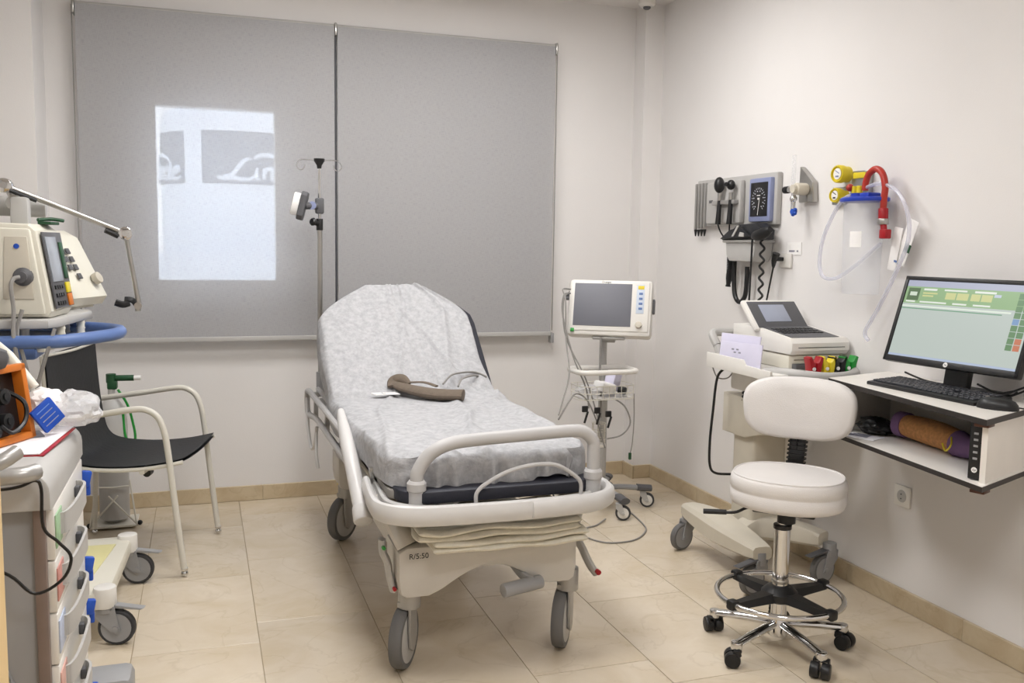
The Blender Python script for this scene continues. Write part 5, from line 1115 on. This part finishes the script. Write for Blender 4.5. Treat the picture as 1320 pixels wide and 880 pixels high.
# lower wall power outlet
wo = thing('power_outlet', 'square white power outlet low on the right wall under the desk', 'power outlet', (XW, -2.15, .39))
g = G(); g.span((XW-.010, -2.19, .388), (XW-.001, -2.108, .468), .003); pl_ = g.obj('plate', 'white_pl', wo)
g = G(); g.lathe([(.021, 0), (.023, .001), (.024, .003), (.0, .003)][:3], (XW-.0125, -2.149, .428), (1, 0, 0), 24); g.obj('socket_ring', 'lgrey_pl', pl_)
g = G(); g.cyl((XW-.0145, -2.149, .436), (XW-.012, -2.149, .436), .0028, n=8); g.cyl((XW-.0145, -2.149, .419), (XW-.012, -2.149, .419), .0028, n=8); g.obj('socket_hole', 'dgrey_pl', pl_)

# ------------------------------------------------------------------ wall desk
dk = thing('box_desk', 'white wall mounted open box desk with dark edges', 'desk', (2.12, -2.48, .68))
A, B, C_, D = (1.97, -2.13), (1.87, -2.93), (XR-.001, -2.745), (XR-.001, -2.03)
def inset(p, e=.004):
    c = Vector(((A[0]+B[0]+C_[0]+D[0])/4, (A[1]+B[1]+C_[1]+D[1])/4)); v = Vector(p)-c; return tuple(c+v*(1-e))
DZ = .885
for nm, z0, z1 in (('top_board', DZ-.018, DZ), ('bottom_board', .680, .696)):
    g = G(); g.prism([A, B, C_, D], z0, z1-.0012, 'z'); e_ = g.obj(nm+'_edge' if False else nm, 'deske', dk)
    g = G(); g.prism([inset(p) for p in (A, B, C_, D)], z1-.0012, z1, 'z'); g.obj('laminate', 'deskw', e_)
def panel(name, p, q, t, z0=.696, z1=DZ-.018):
    p = Vector((*p, 0)); q = Vector((*q, 0)); d = (q-p); L_ = d.length; d.normalize(); n = Vector((-d.y, d.x, 0)); Mx = Matrix((d, n, Vector((0, 0, 1)))).transposed().to_4x4(); Mx.translation = p
    g = G(Mx); g.box((L_/2, t/2, (z0+z1)/2), (L_, abs(t), z1-z0)); return g.obj(name, 'deskw', dk)
panel('end_panel', (1.905, -2.905), (XR-.004, -2.725), .016); panel('far_panel', (1.985, -2.14), (XR-.004, -2.05), -.016); 
g = G(); g.span((XR-.016, -2.70, .696), (XR-.002, -2.07, DZ-.018)); g.obj('back_panel', 'deskw', dk)
for z in (.672, DZ-.024):
    g = G(); g.box((1.91, -2.885, z), (.045, .04, .010), .002, (0, 0, .4)); g.obj('corner_plate', 'copper', dk)
# thin client PC standing in the desk
tp_ = thing('mini_computer', 'slim black computer standing upright at the open desk end', 'computer', (1.93, -2.84, .696))
Mt = axes((1.908, -2.862, .781), (.395, -.918, 0), (0, 0, 1)); g = G(Mt); g.box((0, 0, -.10), (.036, .165, .20), .003); t1 = g.obj('case', 'black', tp_)
g = G(Mt); g.cyl((0, -.055, 0), (0, -.055, .001), .008, n=20); g.obj('logo_disc', 'label', t1); text('logo', 'hp', .010, Mt @ Matrix.Translation((0, -.055, .0013)), 'black', t1, .0002, .25)
g = G(Mt)
for k in range(5): g.box((0, .05-.018*k, .0005), (.012, .006, .001))
g.obj('port', 'grey_pl', t1)
# pouch, black bag, papers
po = thing('cloth_roll', 'orange printed roll with purple ends lying inside the desk', 'roll', (2.14, -2.46, .697))
g = G(); g.tube([(2.135, -2.34, .745), (2.14, -2.42, .742), (2.13, -2.52, .740), (2.11, -2.62, .735)], .045, 20, rr=lambda u: .040+.008*math.sin(u*PI), flat=(.9, 1)); c0 = g.obj('roll_body', 'pouchb', po)
g = G(); g.tube([(2.133, -2.315, .745), (2.135, -2.35, .745)], .044, 20, smooth=False); g.obj('purple_end', 'pouchp', po); g = G(); g.tube([(2.112, -2.60, .735), (2.10, -2.68, .732), (2.095, -2.73, .73)], .036, 16, rr=lambda u: .044-.026*u); g.obj('purple_end', 'pouchp', po)
g = G(); g.tube([(2.07, -2.61, .76), (2.05, -2.63, .74), (2.06, -2.60, .715), (2.065, -2.58, .735)], .003, 6); g.obj('cord', 'yellow', po)
o = crumple('black_bag', (2.10, -2.235, .722), .036, (1.3, 1.7, .75), 'black', 21); tag(o, 'small black soft bag at the far end of the desk shelf', 'bag')
g = G(); g.box((2.0, -2.26, .6975), (.08, .16, .002), 0, (0, 0, .4)); o = g.obj('printed_sheet', 'paper'); o.location.z += .0006; tag(o, 'printed sheet lying on the desk shelf near the black bag', 'paper')
o2 = []
for k in range(5):
    g = G(); g.box((1.985+.012*k, -2.26, .700), (.006, .10-.012*k, .0006), 0, (0, 0, .4)); g.obj('print_line', 'print', o, )
# keyboard
fd = Vector((B[0]-A[0], B[1]-A[1], 0)).normalized()
Kd = Vector((.02, -1, 0)).normalized()
kb = thing('keyboard', 'black computer keyboard in front of the desk monitor', 'keyboard', (2.08, -2.52, DZ))
Mkb = axes((2.085, -2.515, DZ+.001), Kd, (.99, .02, .06)); g = G(Mkb); g.box((0, 0, .008), (.455, .155, .014), .004); k1 = g.obj('case', 'black', kb)
M['keycap'] = mat('keycap', '34353a', .45, var=.1)
kme = None
for r in range(5):
    for c in range(21):
        if c == 15 and r == 2: continue
        if r == 4 and 3 < c < 9: continue
        x = -.212+.0202*c+(.004 if c > 14 else 0)+(.003 if c > 17 else 0); y = .052-.0245*r
        if kme is None:
            g = G(); g.box((0, 0, 0), (.0165, .0195, .006), .0015, seg=1); kme = bpy.data.meshes.new('key'); g.b.to_mesh(kme); g.b.free(); kme.materials.append(M['keycap'])
        ko = bpy.data.objects.new('key', kme); COL.objects.link(ko); ko.parent = k1; ko.matrix_basis = ROOTM[kb.name].inverted() @ Mkb @ Matrix.Translation((x, y, .017))
g = G(Mkb); g.box((-.212+.0202*6+.0, .052-.0245*4, .017), (.098, .0195, .006), .0015); g.obj('space_bar', 'keycap', k1)
# mouse
mo = thing('computer_mouse', 'black mouse near the desk corner right of the keyboard', 'mouse', (2.045, -2.80, DZ))
g = G(); g.lathe([(.001, 0), (.98, 0), (1, .1), (.95, .45), (.8, .75), (.5, .95), (.001, 1)], (0, 0, 0), n=28); g.b.transform(Matrix.Translation((2.045, -2.80, DZ)) @ Matrix.Rotation(.5, 4, 'Z') @ Matrix.Diagonal((.033, .058, .034, 1))); mb_ = g.obj('shell', 'black', mo)
g = G(); g.cyl((2.03, -2.775, DZ+.031), (2.036, -2.772, DZ+.031), .006, n=12); g.obj('wheel', 'grubber', mb_)
g = G(); g.tube([(2.07, -2.84, DZ+.01), (2.12, -2.88, DZ+.004), (2.17, -2.84, DZ+.004), (2.2, -2.78, DZ+.02), (2.24, -2.72, DZ+.004), (2.28, -2.68, DZ+.02)], .0022, 6); g.obj('lead', 'black', mo)
# monitor
cmn = thing('desktop_monitor', 'black desktop monitor showing a green and white records screen', 'monitor', (2.16, -2.52, DZ))
r2 = Vector((.12, -.99, 0)).normalized(); n2 = r2.cross(Vector((0, 0, 1))); u2 = (Vector((0, 0, 1))*.95-n2*.31).normalized()
Mc = axes(Vector((2.07, -2.295, .972))+r2*.245+u2*.148, r2, u2)
g = G(Mc); g.box((0, 0, -.012), (.50, .302, .024), .005); g.box((0, 0, -.035), (.3, .2, .03), .015); hs = g.obj('housing', 'black', cmn)
g = G(Mc); 
for c, s in (((0, .1445, .002), (.50, .013, .006)), ((0, -.141, .002), (.50, .02, .006)), ((.244, 0, .002), (.012, .302, .006)), ((-.244, 0, .002), (.012, .302, .006))): g.box(c, s, .001)
g.obj('bezel', 'black', cmn)
def scr(name, col, x0, y0, x1, y1, lvl, par, e=1.1):       # fractions of the screen, y down
    W_, H_ = .474, .270; key = 'screen_'+col
    if key not in M: M[key] = mat(key, '101010', .3, emit=col, es=e, var=0)
    g = G(Mc); g.box(((x0+x1)/2*W_-W_/2, .0025+H_/2-(y0+y1)/2*H_, .0004+.0002*lvl), ((x1-x0)*W_, (y1-y0)*H_, .0003)); return g.obj(name, M[key], par)
sc0 = scr('screen', 'c3cdc6', 0, 0, 1, 1, 0, cmn)
scr('title_bar', 'b4b8cc', 0, 0, 1, .08, 1, sc0); scr('green_header', '97b887', 0, .08, 1, .30, 1, sc0); scr('icon_block', '5a7550', .02, .10, .12, .26, 2, sc0)
scr('car_icon', 'd8e4d2', .04, .15, .10, .20, 3, sc0); scr('header_line', 'e8f2e4', .0, .325, .86, .345, 2, sc0); scr('header_line', '6fa080', 0, .36, .80, .372, 2, sc0)
for (x0, y0, x1, y1, c) in ((.15, .10, .26, .125, 'eef3e8'), (.32, .10, .5, .12, 'eef3e8'), (.56, .10, .72, .125, 'eef3e8'), (.15, .15, .27, .17, 'd2d596'), (.15, .185, .24, .205, 'd2d596'), (.34, .14, .42, .225, 'd2d596'), (.43, .14, .52, .225, 'd2d596'), (.54, .14, .61, .225, 'd2d596'), (.62, .14, .70, .225, 'd2d596'), (.71, .13, .76, .165, 'c8d0e0'), (.02, .265, .1, .285, 'eef3e8'), (.14, .265, .36, .285, 'eef3e8'), (.41, .265, .52, .285, 'eef3e8'), (.57, .265, .7, .285, 'eef3e8')): scr('field', c, x0, y0, x1, y1, 3, sc0)
for k in range(9):
    for j in range(2): scr('tile_icon', 'cc7d5e' if (k > 6 and j == 1) else ('7fa0c8' if (k == 4 and j == 0) else '6b8f66'), .885+.052*j, .10+.075*k, .930+.052*j, .168+.075*k, 2, sc0)
scr('task_bar', 'b9c6dc', 0, .965, 1, 1, 2, sc0)
g = G(Mc); g.cyl((0, -.141, .004), (0, -.141, .006), .008, n=20); lg = g.obj('logo_disc', 'label', cmn); text('logo', 'hp', .010, Mc @ Matrix.Translation((0, -.141, .0062)), 'black', cmn, .0002, .25)
g = G(); p0 = Vector((2.185, -2.53, DZ)); g.box(tuple(p0+Vector((.0, 0, .006))), (.17, .20, .012), .005, (0, 0, .1)); g.box((2.165, -2.53, DZ+.075), (.03, .09, .14), .008, (0, .15, .1)); g.obj('stand', 'black', cmn)
# desk cables
dcb = thing('desk_cables', 'black cables tangled behind the keyboard and hanging under the desk', 'cables', (2.22, -2.6, .60))
for pts in ([(2.2, -2.25, DZ+.03), (2.22, -2.33, DZ+.01), (2.24, -2.42, DZ+.006)], [(2.17, -2.60, DZ+.04), (2.19, -2.66, DZ+.02), (2.22, -2.70, DZ+.03), (2.25, -2.66, DZ+.01), (2.2, -2.62, DZ+.008)], [(2.10, -2.72, DZ+.02), (2.17, -2.70, DZ+.02), (2.22, -2.74, DZ+.05), (2.24, -2.71, DZ+.03), (2.2, -2.68, DZ+.006)],
            [(2.28, -2.77, .70), (2.29, -2.775, .62), (2.295, -2.79, .55), (2.30, -2.84, .52), (2.30, -2.90, .55)], [(2.28, -2.79, .70), (2.285, -2.80, .60), (2.29, -2.83, .53), (2.30, -2.92, .50)], [(2.27, -2.74, .70), (2.29, -2.77, .60), (2.30, -2.84, .56)]):
    g = G(); g.tube(pts, .0035, 6); g.obj('cable', 'black', dcb)
